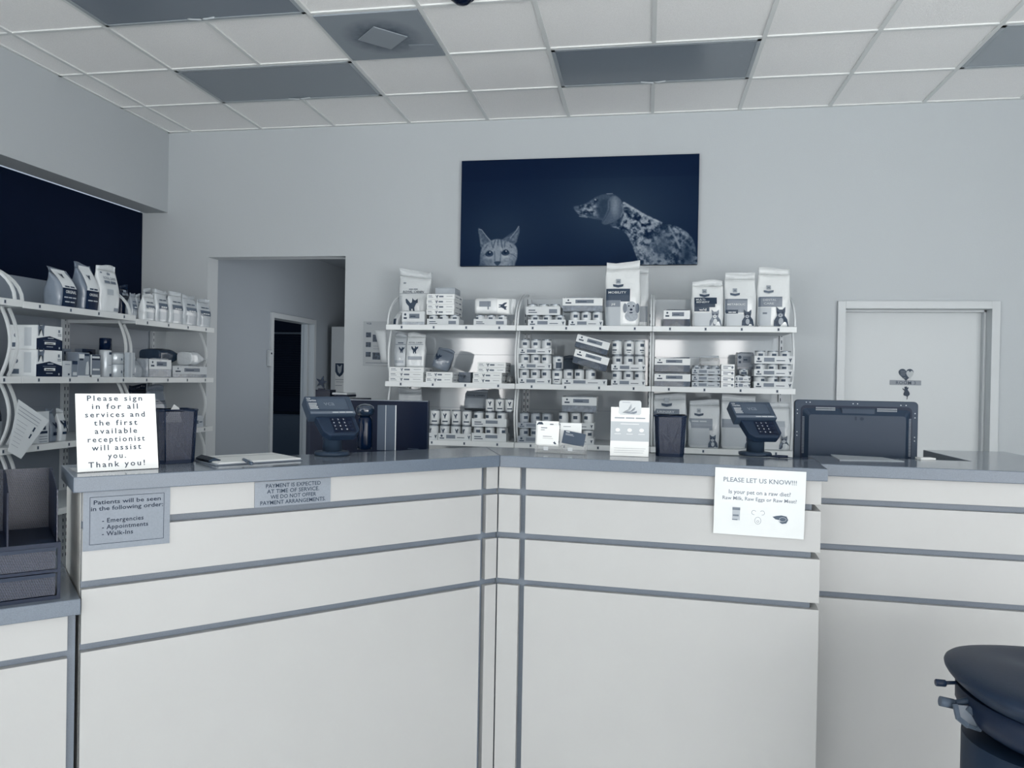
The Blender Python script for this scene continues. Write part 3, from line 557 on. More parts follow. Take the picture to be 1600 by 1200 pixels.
part('top_edge', box(-wv / 2, wv / 2, -.002, .0, zt - .7405 - .0035, zt - .7405), G(120, .3), t); part('bezel_mark', MB().quad(wv / 2 - .09, wv / 2 - .04, zt - .7405 - .215, zt - .7405 - .210, front(-.0018)), G(60), t)
part('stand', box(-.04, .04, .03, .06, .012, .4), G(30), t); part('foot', box(-.12, .12, -.05, .14, 0, .012), G(30), t)
# grey binder and round dispenser standing at the back of the left wing
pb = PZ(603, 703.5, ZT); zz = PY(600, 633, pb.y).z - ZT
t = thing('binder', 'grey upright file holder with pale edges in front of the flat dark monitor', 'file holder', (pb.x, pb.y, ZT), RL - .55)
part('side_panel', box(-.035, .034, 0, .004, 0, zz), G(66, .4), t); part('side_panel', box(-.035, .034, .055, .059, 0, zz * .99), G(60, .4), t); part('spine', box(-.035, -.031, .004, .055, 0, zz * .97), G(50, .4), t)
part('edge_strip', box(.0341, .0375, -.001, .005, 0, zz), G(190, .3), t); part('edge_strip', box(-.004, -.0015, -.002, -.0002, 0, zz), G(165, .3), t)
t = thing('dispenser', 'dark glossy rounded dispenser left of the grey file holder', 'dispenser', (pb.x - .092, pb.y + .012, ZT + .0004))
part('body', MB().lathe([(.028, 0), (.03, .01), (.03, .1), (.028, .12), (.02, .13)], 24), G(22, .1), t); part('head', MB().lathe([(.02, .13), (.032, .137), (.037, .152), (.032, .168), (.018, .176), (.005, .178)], 24), G(44, .06, coat=1), t)
# -------------------------------------------------- black mesh organizer on the low ledge
o = along(1.622, .035); t = thing('desk_organizer', 'black mesh desk organizer on the low counter at the left edge', 'desk organizer', (o.x, o.y, .8862), RL)
hw = .20; fr = MB()
for x in (-hw, hw - .008): fr.box(x, x + .008, .0, .008, 0, .155).box(x, x + .008, .27, .278, 0, .33).box(x, x + .008, .008, .27, .147, .155).box(x, x + .008, .008, .27, 0, .008)
fr.box(-hw + .008, hw - .008, 0, .008, .14, .155).box(-hw + .008, hw - .008, 0, .008, 0, .01).box(-hw + .008, hw - .008, 0, .006, .074, .082)
part('frame', fr, G(26, .4), t); part('back_mesh', box(-hw + .008, hw - .008, .274, .277, .008, .33), MESH, t); part('shelf_mesh', box(-hw + .008, hw - .008, .008, .27, .149, .152), G(22, .5), t)
for z in (.012, .083): dr = part('drawer', box(-hw + .012, hw - .012, .004, .007, z, z + .058).box(-hw + .012, hw - .012, .008, .26, z, z + .003).box(-hw + .012, -hw + .015, .008, .26, z, z + .05).box(hw - .015, hw - .012, .008, .26, z, z + .05), MESH, t); part('drawer_lip', box(-hw + .012, hw - .012, -.002, .003, z + .05, z + .06), G(34, .4), dr)
for x in (-.2, -.105, .075): part('divider', MB().prism([(0, .156), (.262, .156), (.262, .33), (.18, .33), (.02, .295)], x, x + .004, Matrix.Rotation(PI / 2, 4, 'Z') @ Matrix.Scale(-1, 4, (0, 1, 0))), G(16 if x < .1 else 20, .45), t)
part('side_panel', MB().prism([(.01, .156), (.262, .156), (.262, .33), (.18, .33), (.02, .295)], .19, .193, Matrix.Rotation(PI / 2, 4, 'Z') @ Matrix.Scale(-1, 4, (0, 1, 0))), MESH, t)
# ================================================================== SHELVING
KN = .9
METAL = G(190, .38, bump=.02, bscale=6); PANEL = G(172, .07, bump=.012, bscale=5, spec=1.0); DEPTH = .515
def bay(label, loc, rz, W, shelves, top, group, left=True, right=True, panel=PANEL, sdx=.0075, rw=.011, arc=True):
    t = thing('shelving_unit', label, 'shelving unit', loc, rz, group)
    part('back_panel', box(.0005, W - .0005, 0, .012, .18, top), panel, t)
    for z in (1.28, 1.68): part('panel_seam', box(.0, W, -.0012, -.0001, z, z + .002), G(120, .5), t)
    b = MB()
    for x in (.002, W - .024):
        u = part('upright', box(x, x + .022, -.026, -.0015, .0, top), G(182, .4), t); s = MB()
        for k in range(38): zz = .3 + k * .045; s.box(x + .008, x + .014, -.0268, -.0262, zz, zz + .022)
        part('slots', s, G(30), u)
    part('base_deck', box(.002, W - .002, -DEPTH + .02, -.028, 0, .15), G(150, .5), t)
    zs = sorted(shelves)
    for z in zs:
        sh = part('shelf', MB().box(.003, W - .003, -DEPTH, -.027, z - .028, z), METAL, t)
        r = part('price_rail', MB().box(.001, W - .001, -DEPTH - .0055, -DEPTH - .0005, z - .034, z + .002), G(206, .3, bump=.02, bscale=10), sh, bevel=.0015)
        for k in range(4):
            x = W * (.125 + .25 * k)
            tg = part('price_tag', MB().box(x - .009, x + .009, -DEPTH - .0068, -DEPTH - .0058, z - .028, z - .004), G(196, .4), r)
            part('tag_mark', MB().box(x - .0055, x + .0055, -DEPTH - .0075, -DEPTH - .007, z - .024, z - .008), G(72), tg)
    cuts = [.152] + zs
    for sd, on in ((sdx, left), (W - sdx, right)):
        if not on: continue
        for a, c in zip(cuts, cuts[1:]):
            z0, z1 = a + .003, c - .0345; n = 12
            pts = [(sd, -DEPTH + .13 - .085 * math.sin(PI * (.12 + .76 * i / n)), z0 + (z1 - z0) * i / n) for i in range(n + 1)]
            part('side_bracket', MB().tube(pts, rect=(rw, .014)), G(200, .32), t)
        if not arc: continue
        z0 = zs[-1] + .004; n = 10; pts = [(sd, -DEPTH + .02 + (DEPTH - .06) * (1 - math.cos(PI / 2 * i / n)), z0 + (top - z0 + .02) * math.sin(PI / 2 * i / n)) for i in range(n + 1)]
        part('side_bracket', MB().tube(pts, rect=(rw, .014)), G(200, .32), t)
    return t
ZA, ZB, ZC = 1.866, 1.471, 1.072
XB0, BW, YB = -1.181, .907, -.04
def clampx(a, c):
    m = (a + c) / 2
    for x0, x1 in BAYS:
        if x0 <= m <= x1:
            lo, hi = x0 + .0145, x1 - .0145
            if c - a > hi - lo: return lo, hi
            if a < lo: c += lo - a; a = lo
            if c > hi: a -= c - hi; c = hi
    return a, c
BAYS = [(XB0 - .013, XB0 + BW), (XB0 + BW + .001, XB0 + 2 * BW + .001), (XB0 + 2 * BW + .002, XB0 + 3 * BW + .002)]
for k, nm in enumerate(('left bay of the white shelving on the back wall, nearest the doorway opening', 'middle bay of the white shelving on the back wall, under the dog and cat picture', 'right bay of the white shelving on the back wall, nearest the white door')):
    bay(nm, (BAYS[k][0], YB, 0), 0, BAYS[k][1] - BAYS[k][0], (.735, ZC, ZB, ZA), 2.096, 'back wall shelving bays')
XLB = -3.137; YL = [-3.0965, -2.1815, -1.2665]; LW = .914
LPAN = G(120, .35, spec=.4)
bay('nearest bay of the left wall shelving, cut by the left edge of the photo', (XLB, YL[0], 0), PI / 2, LW, (.735, 1.106, ZB, ZA + .004), 2.09, 'left wall shelving bays', panel=G(128, .4), sdx=.024)
bay('middle bay of the left wall shelving, holding two stacked dark-banded boxes', (XLB, YL[1], 0), PI / 2, LW, (.735, 1.106, ZB, ZA), 2.072, 'left wall shelving bays', panel=G(128, .4), sdx=.024)
bay('far bay of the left wall shelving, nearest the back wall corner', (XLB, YL[2], 0), PI / 2, LW, (.735, 1.106, ZB, 1.845), 2.02 - .16, 'left wall shelving bays', arc=False, panel=G(135, .4), sdx=.024)
# ------------------------------------------------------------------ goods
CAT_S = [(-.5, 0), (-.48, .3), (-.3, .55), (-.34, .72), (-.36, 1.0), (-.18, .86), (.02, .86), (.2, 1.0), (.2, .74), (.16, .56), (.34, .36), (.45, 0)]
ROOST = [(-.2, 0), (-.08, 0), (-.06, .22), (.06, .22), (.08, 0), (.2, 0), (.16, .3), (.3, .6), (.42, .66), (.4, .95), (.26, .82), (.14, .84), (.0, 1.0), (.0, .7), (-.12, .62), (-.3, .68), (-.42, .95), (-.5, .9), (-.46, .66), (-.36, .52), (-.24, .4)]
def bag(label, loc, rz, wd, h, dp, L, panels=(), texts=(), pics=(), lean=0., curl=0., rough=.3, seed=1, group=None, rot=None, side=None, name='pet_food_bag', tone=None, flare=0., slant=0.):
    t = thing(name, label, 'pet food bag', loc, rz, group, rot)
    rnd = random.Random(seed); ph = [rnd.uniform(0, 6.28) for _ in range(4)]
    def prof(tt):
        a = wd / 2 * (.95 + .05 * math.sin(PI * min(1, tt * 1.1)) ) * (1 - .05 * max(0, tt - .6)); 
        a *= 1 + flare * max(0, tt - .55)
        if tt < .04: a *= .97
        bb = dp / 2 * (.92 + .12 * math.sin(PI * tt / .8)) if tt < .5 else dp / 2 * 1.0 * max(0, 1 - ((tt - .5) / .42)) ** .9
        bb = max(bb, .0035)
        yy = lean * h * tt * tt - curl * max(0, tt - .55) ** 2 * h
        return a, bb, yy
    N = 32; rings = []; ex = 2 / 4.
    for i in range(19):
        tt = i / 18; a, bb, yy = prof(tt); rg = []
        for k in range(N):
            q = 2 * PI * k / N; c, s = math.cos(q), math.sin(q)
            x = a * math.copysign(abs(c) ** ex, c); y = bb * math.copysign(abs(s) ** ex, s)
            wob = .006 * min(1, wd / .2) * math.sin(ph[0] + 5 * tt + 2.3 * q) * math.sin(ph[1] + 9 * tt) * min(1, tt * 4)
            rg.append((x + wob * .6, yy + y + wob * (.6 if tt < .88 else 1.2), tt * h + (.008 * math.sin(ph[2] + x / wd * 5) if tt > .9 else 0) - slant * h * (x / wd * 2) * max(0, tt - .6) / .4))
        rings.append(rg)
    body = MB().loft(rings[:17]); seal = MB().loft([[(x, y * 1., z + .0004) for x, y, z in r] for r in rings[16:]])
    mt = tone or G(L, rough, .03, 9, .6, bscale=18, coat=.5)
    part('pouch', body, mt, t); part('top_seal', seal, G(max(10, L - 6) if L > 60 else L + 8, rough, 0, 9, .4, bscale=40), t)
    def F(x, z, o=.0022):
        tt = min(1, max(0, z / h)); a, bb, yy = prof(tt); u = max(-.999, min(.999, x / a))
        wobm = .004 * min(1, wd / .2)
        return (x, yy - bb * (1 - abs(u) ** 4) ** .25 - o - wobm * .5, z)
    for j, (u0, u1, t0, t1, LL) in enumerate(panels):
        part('label_panel', MB().quad(u0 * wd / 2, u1 * wd / 2, t0 * h, t1 * h, lambda x, z: F(x, z, .0018 + .0007 * j), 10, 8), G(LL, rough, bump=.2, bscale=20), t)
    bt = {}
    for s, u, tt, size, LL, ww in texts:
        if s[0] == '#':          # unreadable print: word-long bars
            n = len(s); x0 = u * wd / 2 - ww * wd / 2
            for k in range(n): bt.setdefault(LL, MB()).quad(x0 + ww * wd * k / n, x0 + ww * wd * (k + .86) / n, tt * h, tt * h + size * .55, lambda x, z: F(x, z, .0045), 3)
            continue
        bt.setdefault(LL, MB()).text(s, u * wd / 2, tt * h, size, lambda x, z: F(x, z, .0045), width=ww * wd if ww else None)
    for LL, b in bt.items(): part('lettering', b, G(LL, .45), t)
    for kind, u, tt, sz, LL in pics:
        cx, cz = u * wd / 2, tt * h
        if kind == 'cat':
            pc = part('cat_picture', MB().poly([(cx + x * sz * .8, cz + z * sz) for x, z in CAT_S], lambda x, z: F(x, z, .005)), G(LL, .4, .3, 70), t)
            part('cat_muzzle', MB().ell(cx - .08 * sz, cz + .56 * sz, .12 * sz, .1 * sz, lambda x, z: F(x, z, .0062)).ell(cx - .05 * sz, cz + .25 * sz, .12 * sz, .18 * sz, lambda x, z: F(x, z, .0062)), G(min(200, LL + 80), .4), pc)
            part('cat_eyes', MB().ell(cx - .2 * sz, cz + .7 * sz, .045 * sz, .04 * sz, lambda x, z: F(x, z, .007)).ell(cx + .04 * sz, cz + .7 * sz, .045 * sz, .04 * sz, lambda x, z: F(x, z, .007)).ell(cx - .08 * sz, cz + .57 * sz, .03 * sz, .025 * sz, lambda x, z: F(x, z, .007)), G(25 if LL > 60 else 170), pc)
        elif kind == 'dog':
            pc = part('dog_picture', MB().ell(cx, cz + .6 * sz, .32 * sz, .36 * sz, lambda x, z: F(x, z, .005)).ell(cx + .02 * sz, cz + .15 * sz, .36 * sz, .3 * sz, lambda x, z: F(x, z, .0046)), G(LL, .4, .15, 60), t)
            part('dog_ears', MB().ell(cx - .34 * sz, cz + .58 * sz, .11 * sz, .27 * sz, lambda x, z: F(x, z, .0058)).ell(cx + .34 * sz, cz + .58 * sz, .11 * sz, .27 * sz, lambda x, z: F(x, z, .0058)), G(LL - 40, .4), pc)
            part('dog_face', MB().ell(cx - .13 * sz, cz + .7 * sz, .045 * sz, .045 * sz, lambda x, z: F(x, z, .0068)).ell(cx + .13 * sz, cz + .7 * sz, .045 * sz, .045 * sz, lambda x, z: F(x, z, .0068)).ell(cx, cz + .5 * sz, .08 * sz, .06 * sz, lambda x, z: F(x, z, .0068)).ell(cx, cz + .33 * sz, .1 * sz, .035 * sz, lambda x, z: F(x, z, .0068)), G(30), pc)
        elif kind == 'figure': part('figure_mark', MB().poly([(cx + x * sz, cz + z * sz) for x, z in ROOST], lambda x, z: F(x, z, .0045)), G(LL), t)
        elif kind == 'crest':
            part('crest', MB().quad(cx - .22 * sz, cx + .22 * sz, cz, cz + .45 * sz, lambda x, z: F(x, z, .004)), G(150), t)
            part('crest_letter', MB().text('H', cx, cz + .1 * sz, .3 * sz, lambda x, z: F(x, z, .005)), G(40), t)
            part('crest_ribbon', MB().poly([(cx - .5 * sz, cz - .05 * sz), (cx, cz - .13 * sz), (cx + .5 * sz, cz - .05 * sz), (cx + .47 * sz, cz - .28 * sz), (cx, cz - .4 * sz), (cx - .47 * sz, cz - .28 * sz)], lambda x, z: F(x, z, .0045)), G(LL), t)
        elif kind == 'crown':
            part('crown', MB().poly([(cx - .4 * sz, cz), (cx + .4 * sz, cz), (cx + .5 * sz, cz + .5 * sz), (cx + .2 * sz, cz + .25 * sz), (cx, cz + .7 * sz), (cx - .2 * sz, cz + .25 * sz), (cx - .5 * sz, cz + .5 * sz)], lambda x, z: F(x, z, .0045)), G(LL), t)
    return t
def bagB(label, x0, x1, ytop, zb, yf, dp=None, **k):     # on the back shelves: px edges, front plane y
    a, c = clampx(PY(x0, 500, yf).x, PY(x1, 500, yf).x); zt = min(PY((x0 + x1) / 2, ytop, yf).z, (ZA if ZB <= zb < ZA else ZB if zb < ZB else 9) - .05); wd = c - a; dp = dp or wd * .45
    return bag(label, ((a + c) / 2, yf + dp / 2, zb + .0005), k.pop('rz', 0), wd, zt - zb, dp, k.pop('L', 205), **k)
def bagL(label, x0, x1, ytop, zb, xf=-2.67, dp=None, **k):   # on the left shelves: px edges of the front face
    a, c = PX(x0, 500, xf).y, PX(x1, 500, xf).y; zt = min(PX((x0 + x1) / 2, ytop, xf).z, (9 if zb > 1.8 else ZA if zb >= ZB else ZB) - .055); wd = c - a; dp = dp or wd * .5
    return bag(label, (xf - dp / 2, (a + c) / 2, zb + .0005), PI / 2 + k.pop('rz', 0), wd, zt - zb, dp, k.pop('L', 190), **k)
# --- cans
_can = {}
def can(label, loc, r, h, rz=0, group=None, Lc=196, style=0):
    key = (round(r, 4), round(h, 4), Lc, style)
    if key not in _can:
        t = part('food_can', MB().lathe([(r * .94, 0), (r, .0025), (r * .97, .006), (r * .97, h - .006), (r, h - .003), (r * .98, h), (r * .9, h), (r * .88, h - .004), (r * .05, h - .004)], 20), G(150, .28, metal=.6), None)
        lb = part('label_band', MB().lathe([(r * .972, .0075), (r * .985, .008), (r * .985, h - .008), (r * .972, h - .0075)], 20), G(Lc, .3, spec=.6), t)
        def fn(x, z): a = x / r; return (r * .998 * math.sin(a), -r * .998 * math.cos(a), z)
        b = MB()
        if style == 0: b.quad(-r * .42, r * .42, h * .58, h * .78, fn, 4).quad(-r * .5, r * .5, h * .3, h * .38, fn, 4).quad(-r * .3, r * .3, h * .18, h * .22, fn, 3)
        elif style == 1: b.poly([(x * r * .8, h * .42 + z * h * .4) for x, z in ROOST], fn); b.quad(-r * .6, r * .6, h * .2, h * .29, fn, 5)
        else: b.quad(-r * .6, r * .6, h * .1, h * .55, fn, 5).quad(-r * .3, r * .3, h * .62, h * .8, fn, 3)
        part('printed_mark', b, G(74 if Lc > 120 else 150, .4), lb)
        t.location = loc; t.rotation_euler = (0, 0, rz); _can[key] = t; tag(t, label, 'can', group); return t
    s = _can[key]; t = s.copy(); C.objects.link(t)
    for ch in s.children:
        c = ch.copy(); C.objects.link(c); c.parent = t
        for g2 in ch.children: d2 = g2.copy(); C.objects.link(d2); d2.parent = c
    for kk in ('label', 'category', 'group'):
        if kk in t: del t[kk]
    t.location = loc; t.rotation_euler = (0, 0, rz); return tag(t, label, 'can', group)
def tray(label, loc, rz, wd, dp, h, L=196, marks=0, wrap=0, group='can trays on the back shelves', htop=0, tilt=0):
    t = thing('can_tray', label, 'can tray', loc, rz, group); x = wd / 2; e = .0016
    b = MB().box(-x, x, 0, dp, 0, e).box(-x, x, 0, e, e, h).box(-x, x, dp - e, dp, e, h).box(-x, -x + e, e, dp - e, e, h).box(x - e, x, e, dp - e, e, h)
    part('cardboard', b, G(L, .5, .03, 20), t); fn = front(-.0008)
    b = MB()
    if marks == 0: b.quad(-x * .5, x * .05, h * .25, h * .78, fn)
    elif marks == 1: b.quad(x * .35, x * .82, h * .2, h * .7, fn)
    else: b.quad(-x * .2, x * .5, h * .4, h * .8, fn)
    part('printed_panel', b, G(110, .5), t)
    b = MB().ell(-x * .78, h * .62, h * .18, h * .18, fn, 8).quad(-x * .9, -x * .62, h * .2, h * .36, fn).poly([(x * .88 + a * h * .4, h * .2 + c * h * .6) for a, c in ROOST], fn).quad(x * .15, x * .6, h * .36, h * .46, fn) if marks == 0 else MB().quad(-x * .85, -x * .45, h * .5, h * .62, fn).quad(-x * .85, -x * .35, h * .25, h * .35, fn)
    part('lettering', b, G(66, .5), t)
    if wrap: part('shrink_wrap', MB().box(-x - .001, x + .001, -.0025, -.0018, .001, htop or h * 2.2).box(-x - .001, x + .001, -.0018, dp, (htop or h * 2.2), (htop or h * 2.2) + .0007), clear_mat(.08, .12, 230, .4), t)
    return t
POS = ['left', 'middle', 'right', 'far right']; LAY = ['bottom', 'second', 'third', 'top']
def canstack(where, x0, x1, yf, zb, layers, n=3, two=False, Lt=196, Lc=196, style=0, marks=0, wrap=0, rz=0, skip=9):
    a, c = clampx(PY(x0, 560, yf).x, PY(x1, 560, yf).x); wd = c - a; r = min(.034, (wd - .008) / n / 2 * .985); z = zb + .0004; dp = 2 * (2 * r + .001) + .008
    for i, (lip, chh) in enumerate(layers):
        ln = LAY[i] if len(layers) > 1 else 'only'
        tray(('%s can tray %s' % (ln, where)).replace('only can tray', 'can tray'), ((a + c) / 2, yf, z), rz, wd, dp, lip, Lt, marks, wrap, htop=chh + .004)
        for row in range(2 if two else 1):
            for k in range(min(n, skip)):
                lab = '%s%s can in %s tray %s' % (POS[k], '' if row == 0 else ' back', ln, where)
                xx = a + wd * (k + .5) / n
                can(lab.replace('in only tray', 'in the tray'), (xx, yf + .003 + r + row * (2 * r + .001), z + .0018), r, chh, random.uniform(-.7, .7), 'cans ' + where, Lc, style)
        z += .0018 + chh + .0006
    return z, (a + c) / 2, wd, dp
def carton(label, x0, x1, yf, zb, h, dp=.2, L=212, dx=0, mark=1, group='flat cartons on the back shelves', rz=0):
    a, c = clampx(PY(x0, 560, yf).x, PY(x1, 560, yf).x); wd = c - a; x = wd / 2
    t = thing('flat_carton', label, 'carton', ((a + c) / 2, yf, zb + .0003), rz, group)
    part('box', box(-x, x, 0, dp, 0, h), G(L, .4, .02, 15), t, bevel=.001)
    fn = front(-.0008)
    b = MB().quad(-x * .9, -x * .62, h * .55, h * .68, fn).quad(-x * .9, -x * .55, h * .28, h * .36, fn).poly([(-x * .26 + p * h * .6, h * .15 + q * h * .7) for p, q in ROOST], fn).quad(-x * .12, x * .2, h * .34, h * .66, fn).quad(x * .42, x * .85, h * .5, h * .57, fn)
    part('lettering', b, G(96, .5), t)
    sf = lambda y, z: (x + .0006, y, z); part('side_lettering', MB().quad(dp * .15, dp * .5, h * .4, h * .55, sf).quad(dp * .6, dp * .85, h * .3, h * .6, sf), G(110), t)
    return t
def cartons(where, x0, x1, yf, zb, n, hh, dp=.2, L=212):
    for i in range(n): carton('white carton, %s of the pile %s' % ((['lower', 'upper'] if n == 2 else LAY[:n - 1] + ['top'])[i] if n > 1 else 'single one', where), x0 + (i % 2) * .6, x1 + (i % 2) * .6, yf, zb + i * (hh + .0006), hh, dp, L)
    return zb + n * (hh + .0006)
def case(label, loc, wd, h, dp, rz=0, Lw=204, Ld=66, split=.5, rot=None, group='shrink-wrapped cases', seed=3, words='H'):
    t = thing('wrapped_case', label, 'wrapped case', loc, rz, group, rot); x = wd / 2; rnd = random.Random(seed)
    n = 8; top = []
    rings = []
    for j, (zz, k) in enumerate(((0, .97), (.06, 1), (.5, .985), (.94, 1), (1, .96))):
        rg = []
        for i in range(24):
            a = 2 * PI * i / 24; cc, s = math.cos(a), math.sin(a); ex = .34
            rg.append((x * k * math.copysign(abs(cc) ** ex, cc), dp / 2 + dp / 2 * k * math.copysign(abs(s) ** ex, s), zz * h + (rnd.uniform(-.004, .006) if j == 4 else 0)))
        rings.append(rg)
    part('goods', MB().loft(rings), G(Ld + 25, .25, .25, 25, .4, bscale=25, coat=.4), t)
    part('white_band', MB().box(-x * .985, x * .985, -.003, -.0012, h * split, h * .97), G(Lw, .35, .02, 20), t, bevel=.0006)
    part('dark_band', MB().box(-x * .975, x * .975, -.0022, -.0012, h * .04, h * split - .001), G(Ld, .3, .3, 40, coat=.3), t)
    fn = front(-.0036); hh = h * (1 - split)
    part('label_panel', MB().quad(-x * .35, x * .55, h * split + hh * .3, h * split + hh * .75, fn), G(104), t)
    part('lettering', MB().ell(-x * .7, h * split + hh * .68, hh * .12, hh * .12, fn, 8).quad(-x * .84, -x * .55, h * split + hh * .25, h * split + hh * .42, fn).quad(-x * .25, x * .2, h * split + hh * .45, h * split + hh * .55, lambda a, c: (a, -.0042, c)), G(58), t)
    part('shrink_wrap', MB().loft([[(p[0] * 1.012, (p[1] - dp / 2) * 1.04 + dp / 2, p[2] + (.002 if j == 4 else 0)) for p in r] for j, r in enumerate(rings)], cap=False), clear_mat(.06, .1, 235, .5), t)
    return t
def caseB(label, x0, x1, yt, yf, zb, dp=.2, **k):
    a, c = clampx(PY(x0, 560, yf).x, PY(x1, 560, yf).x); zt = PY((x0 + x1) / 2, yt, yf).z
    return case(label, ((a + c) / 2, yf, zb + .0004), c - a, zt - zb - .010, dp, **k)
#@@GOODS
Y0 = -.52          # usual front plane of goods on the back shelves
FIG = lambda: None
# ---------- left bay, top shelf
bagB('tall white food bag printed ROYAL CANIN on the left bay\'s top shelf', 617, 666, 422, ZA, -.37, dp=.16, L=200, texts=[('ROYAL CANIN', .0, .60, .024, 70, .66), ('##', 0, .66, .012, 110, .3)], pics=[('figure', .0, .26, .1, 62), ('crown', -.62, .77, .022, 120)], panels=[(-.92, .92, .585, .592, 120), (-.95, -.7, .2, .55, 180)], curl=.25, seed=5, flare=.22, slant=.045)
caseB('low grey-topped wrapped pack lying before the tall bag on the left bay\'s top shelf', 627, 662.5, 484, -.53, ZA, dp=.13, split=.25, Lw=196, Ld=150, seed=2)
bag('small white pouch leaning sideways at the left end of the left bay\'s top shelf', (PY(620, 495, -.45).x, -.45, ZA + .0005), -.5, .05, .10, .04, 196, panels=[(-.5, .5, .1, .5, 60)], lean=.3, seed=8)
zt, xc, wd, dp = canstack('under the carton pile on the left bay\'s top shelf', 666, 716, Y0, ZA, [(.046, .072)], marks=1)
z = cartons('beside the tall bag, top shelf', 665, 708, Y0 + .002, zt, 4, .0355, .24)
single('folded_pack', MB().loft([[(x * s, y * s + .1, zz) for x, y in ((-.07, -.09), (.07, -.09), (.075, .09), (-.075, .09))] for zz, s in ((0, .96), (.01, 1), (.042, 1), (.05, .95))], smooth=False), G(158, .5, .08, 12, .3), 'plain grey pack lying on top of the flat cartons, top shelf', 'pack', (xc, Y0 + .04, z + .0004), .06)
zt, xc, wd, dp = canstack('under the lying bag on the left bay\'s top shelf', 739, 791, Y0, ZA, [(.046, .072)], marks=1)
bag('white food bag lying on its side on a can tray, left bay\'s top shelf', (PY(741, 475, Y0).x, Y0 + .075, zt + .063), 0, .118, .27, .12, 204, texts=[('##', -.0, .34, .016, 110, .5)], panels=[(-.55, .1, .12, .42, 120), (-.8, .8, .58, .86, 222)], pics=[('figure', 0, .62, .055, 60)], seed=14, rot=(0, PI / 2, 0))
single('plastic_roll', MB().loft([[(.016 * math.cos(a) * s, .05 * (j / 8 - .5) * 2, .028 * math.sin(a) * s) for a in [2 * PI * i / 14 for i in range(14)]] for j, s in enumerate((.6, .9, 1, .95, 1.05, .92, 1, .8, .4))]), clear_mat(.3, .15, 205, .8), 'crumpled clear plastic wrap at the right end of the left bay\'s top shelf', 'plastic wrap', (PY(806, 470, -.38).x, -.38, ZA + .032))
# ---------- left bay, middle shelf
z = cartons('at the far left of the left bay\'s middle shelf', 607, 660.5, Y0, ZB, 2, .0335, .24)
carton('flat white printed carton under the two upright pouches, left bay\'s middle shelf', 608, 662, Y0 + .004, z, .034, .24)
zc = z + .0346
z2 = cartons('second from left on the left bay\'s middle shelf', 665.5, 707, Y0, ZB, 2, .0355, .24)
z = cartons('at the right of the left bay\'s middle shelf', 739, 784, Y0 - .005, ZB, 2, .0355, .22)
for i in range(2): carton('white carton shifted right on the right pile, %s of two, left bay\'s middle shelf' % ('lower', 'upper')[i], 746 + i * .5, 790 + i * .5, Y0 + .02, z + i * .0366, .036, .2)
carton('grey carton seen end-on between the carton piles, left bay\'s middle shelf', 717, 736, Y0 + .17, ZB, .075, .16, 104)
bagB('narrow white pouch standing behind another on the cartons, left bay\'s middle shelf', 615, 635, 517, zc, -.43, dp=.05, L=176, pics=[('figure', .3, .42, .045, 60)], panels=[(-.8, .8, .66, .675, 100), (-.7, .6, .12, .2, 150)], texts=[('#', .1, .7, .014, 90, .5)], seed=3, lean=.05)
bagB('white upright pouch with a dark figure in front on the cartons, left bay\'s middle shelf', 634, 664, 515.5, zc, -.46, dp=.055, L=198, pics=[('figure', .0, .40, .055, 58)], panels=[(-.8, .8, .66, .672, 110), (-.7, .75, .22, .32, 140)], texts=[('ROYAL CANIN', .0, .7, .014, 90, .7)], seed=4, lean=.06, curl=-.1)
bag('grey glossy pouch slumped behind the upright pouches, left bay\'s middle shelf', (PY(688, 560, -.36).x, -.36, z2 + .0235), 0, .13, .15, .09, 112, pics=[('figure', -.5, .35, .05, 40)], seed=9, rot=(0, .35, 0), rough=.2)
single('plastic_roll', MB().loft([[(.02 * math.cos(a) * s, .05 * (j / 6 - .5) * 2, .026 * math.sin(a) * s) for a in [2 * PI * i / 12 for i in range(12)]] for j, s in enumerate((.6, 1, .9, 1.05, .95, 1, .5))]), clear_mat(.3, .15, 205, .8), 'small crumpled clear wrap at the right end of the left bay\'s middle shelf', 'plastic wrap', (PY(797, 590, -.36).x, -.36, ZB + .03))
# ---------- left bay, lower shelf
bagB('white pouch behind the flat monitor on the left bay\'s lower shelf', 617, 655, 604, ZC, -.30, dp=.08, L=178, panels=[(-.8, .8, .6, .75, 60)], lean=-.1, curl=.4, seed=12)
zt, xc, wd, dp = canstack('half hidden by the flat monitor, left bay\'s lower shelf', 640, 685.5, Y0, ZC, [(.047, .10)], style=1, two=True)
zt2, xc2, wd2, dp2 = canstack('beside the right pile, left bay\'s lower shelf', 686.5, 738, Y0, ZC, [(.047, .10)], style=1, two=True)
for k in range(4):
    x = PY(679.6 + k * 16.6, 650, Y0 + .035).x
    can('tall white can, %s of the four on top of the trays, left bay\'s lower shelf' % ('leftmost', 'second', 'third', 'rightmost')[k], (x, Y0 + .04, zt + .0004), .0335, .105, .1, 'four tall cans on the left bay\'s lower shelf', 206, 1)
single('flat_pack', MB().loft([[(x * s, y * s, zz) for x, y in ((-.1, -.07), (.1, -.07), (.1, .07), (-.1, .07))] for zz, s in ((0, .97), (.008, 1), (.03, 1), (.036, .9))], smooth=False), G(165, .4, .1, 20, .3), 'flat pale pack lying on the cans behind the four tall cans, left bay\'s lower shelf', 'pack', (PY(695, 640, -.36).x, -.34, zt + .0006))
zt, xc, wd, dp = canstack('of the right pile, left bay\'s lower shelf', 739, 793, Y0, ZC, [(.055, .098), (.055, .1)], two=True, marks=2)
t4 = []
for k in range(3): can('white can, %s of the shrink-wrapped three topping the right pile, left bay\'s lower shelf' % ('left', 'middle', 'right')[k], (PY(768 + k * 10.5, 630, Y0 + .04).x + k * .022 - .012, Y0 + .045, zt + .0006), .031, .092, .2, 'wrapped cans topping the right pile', 208, 1)
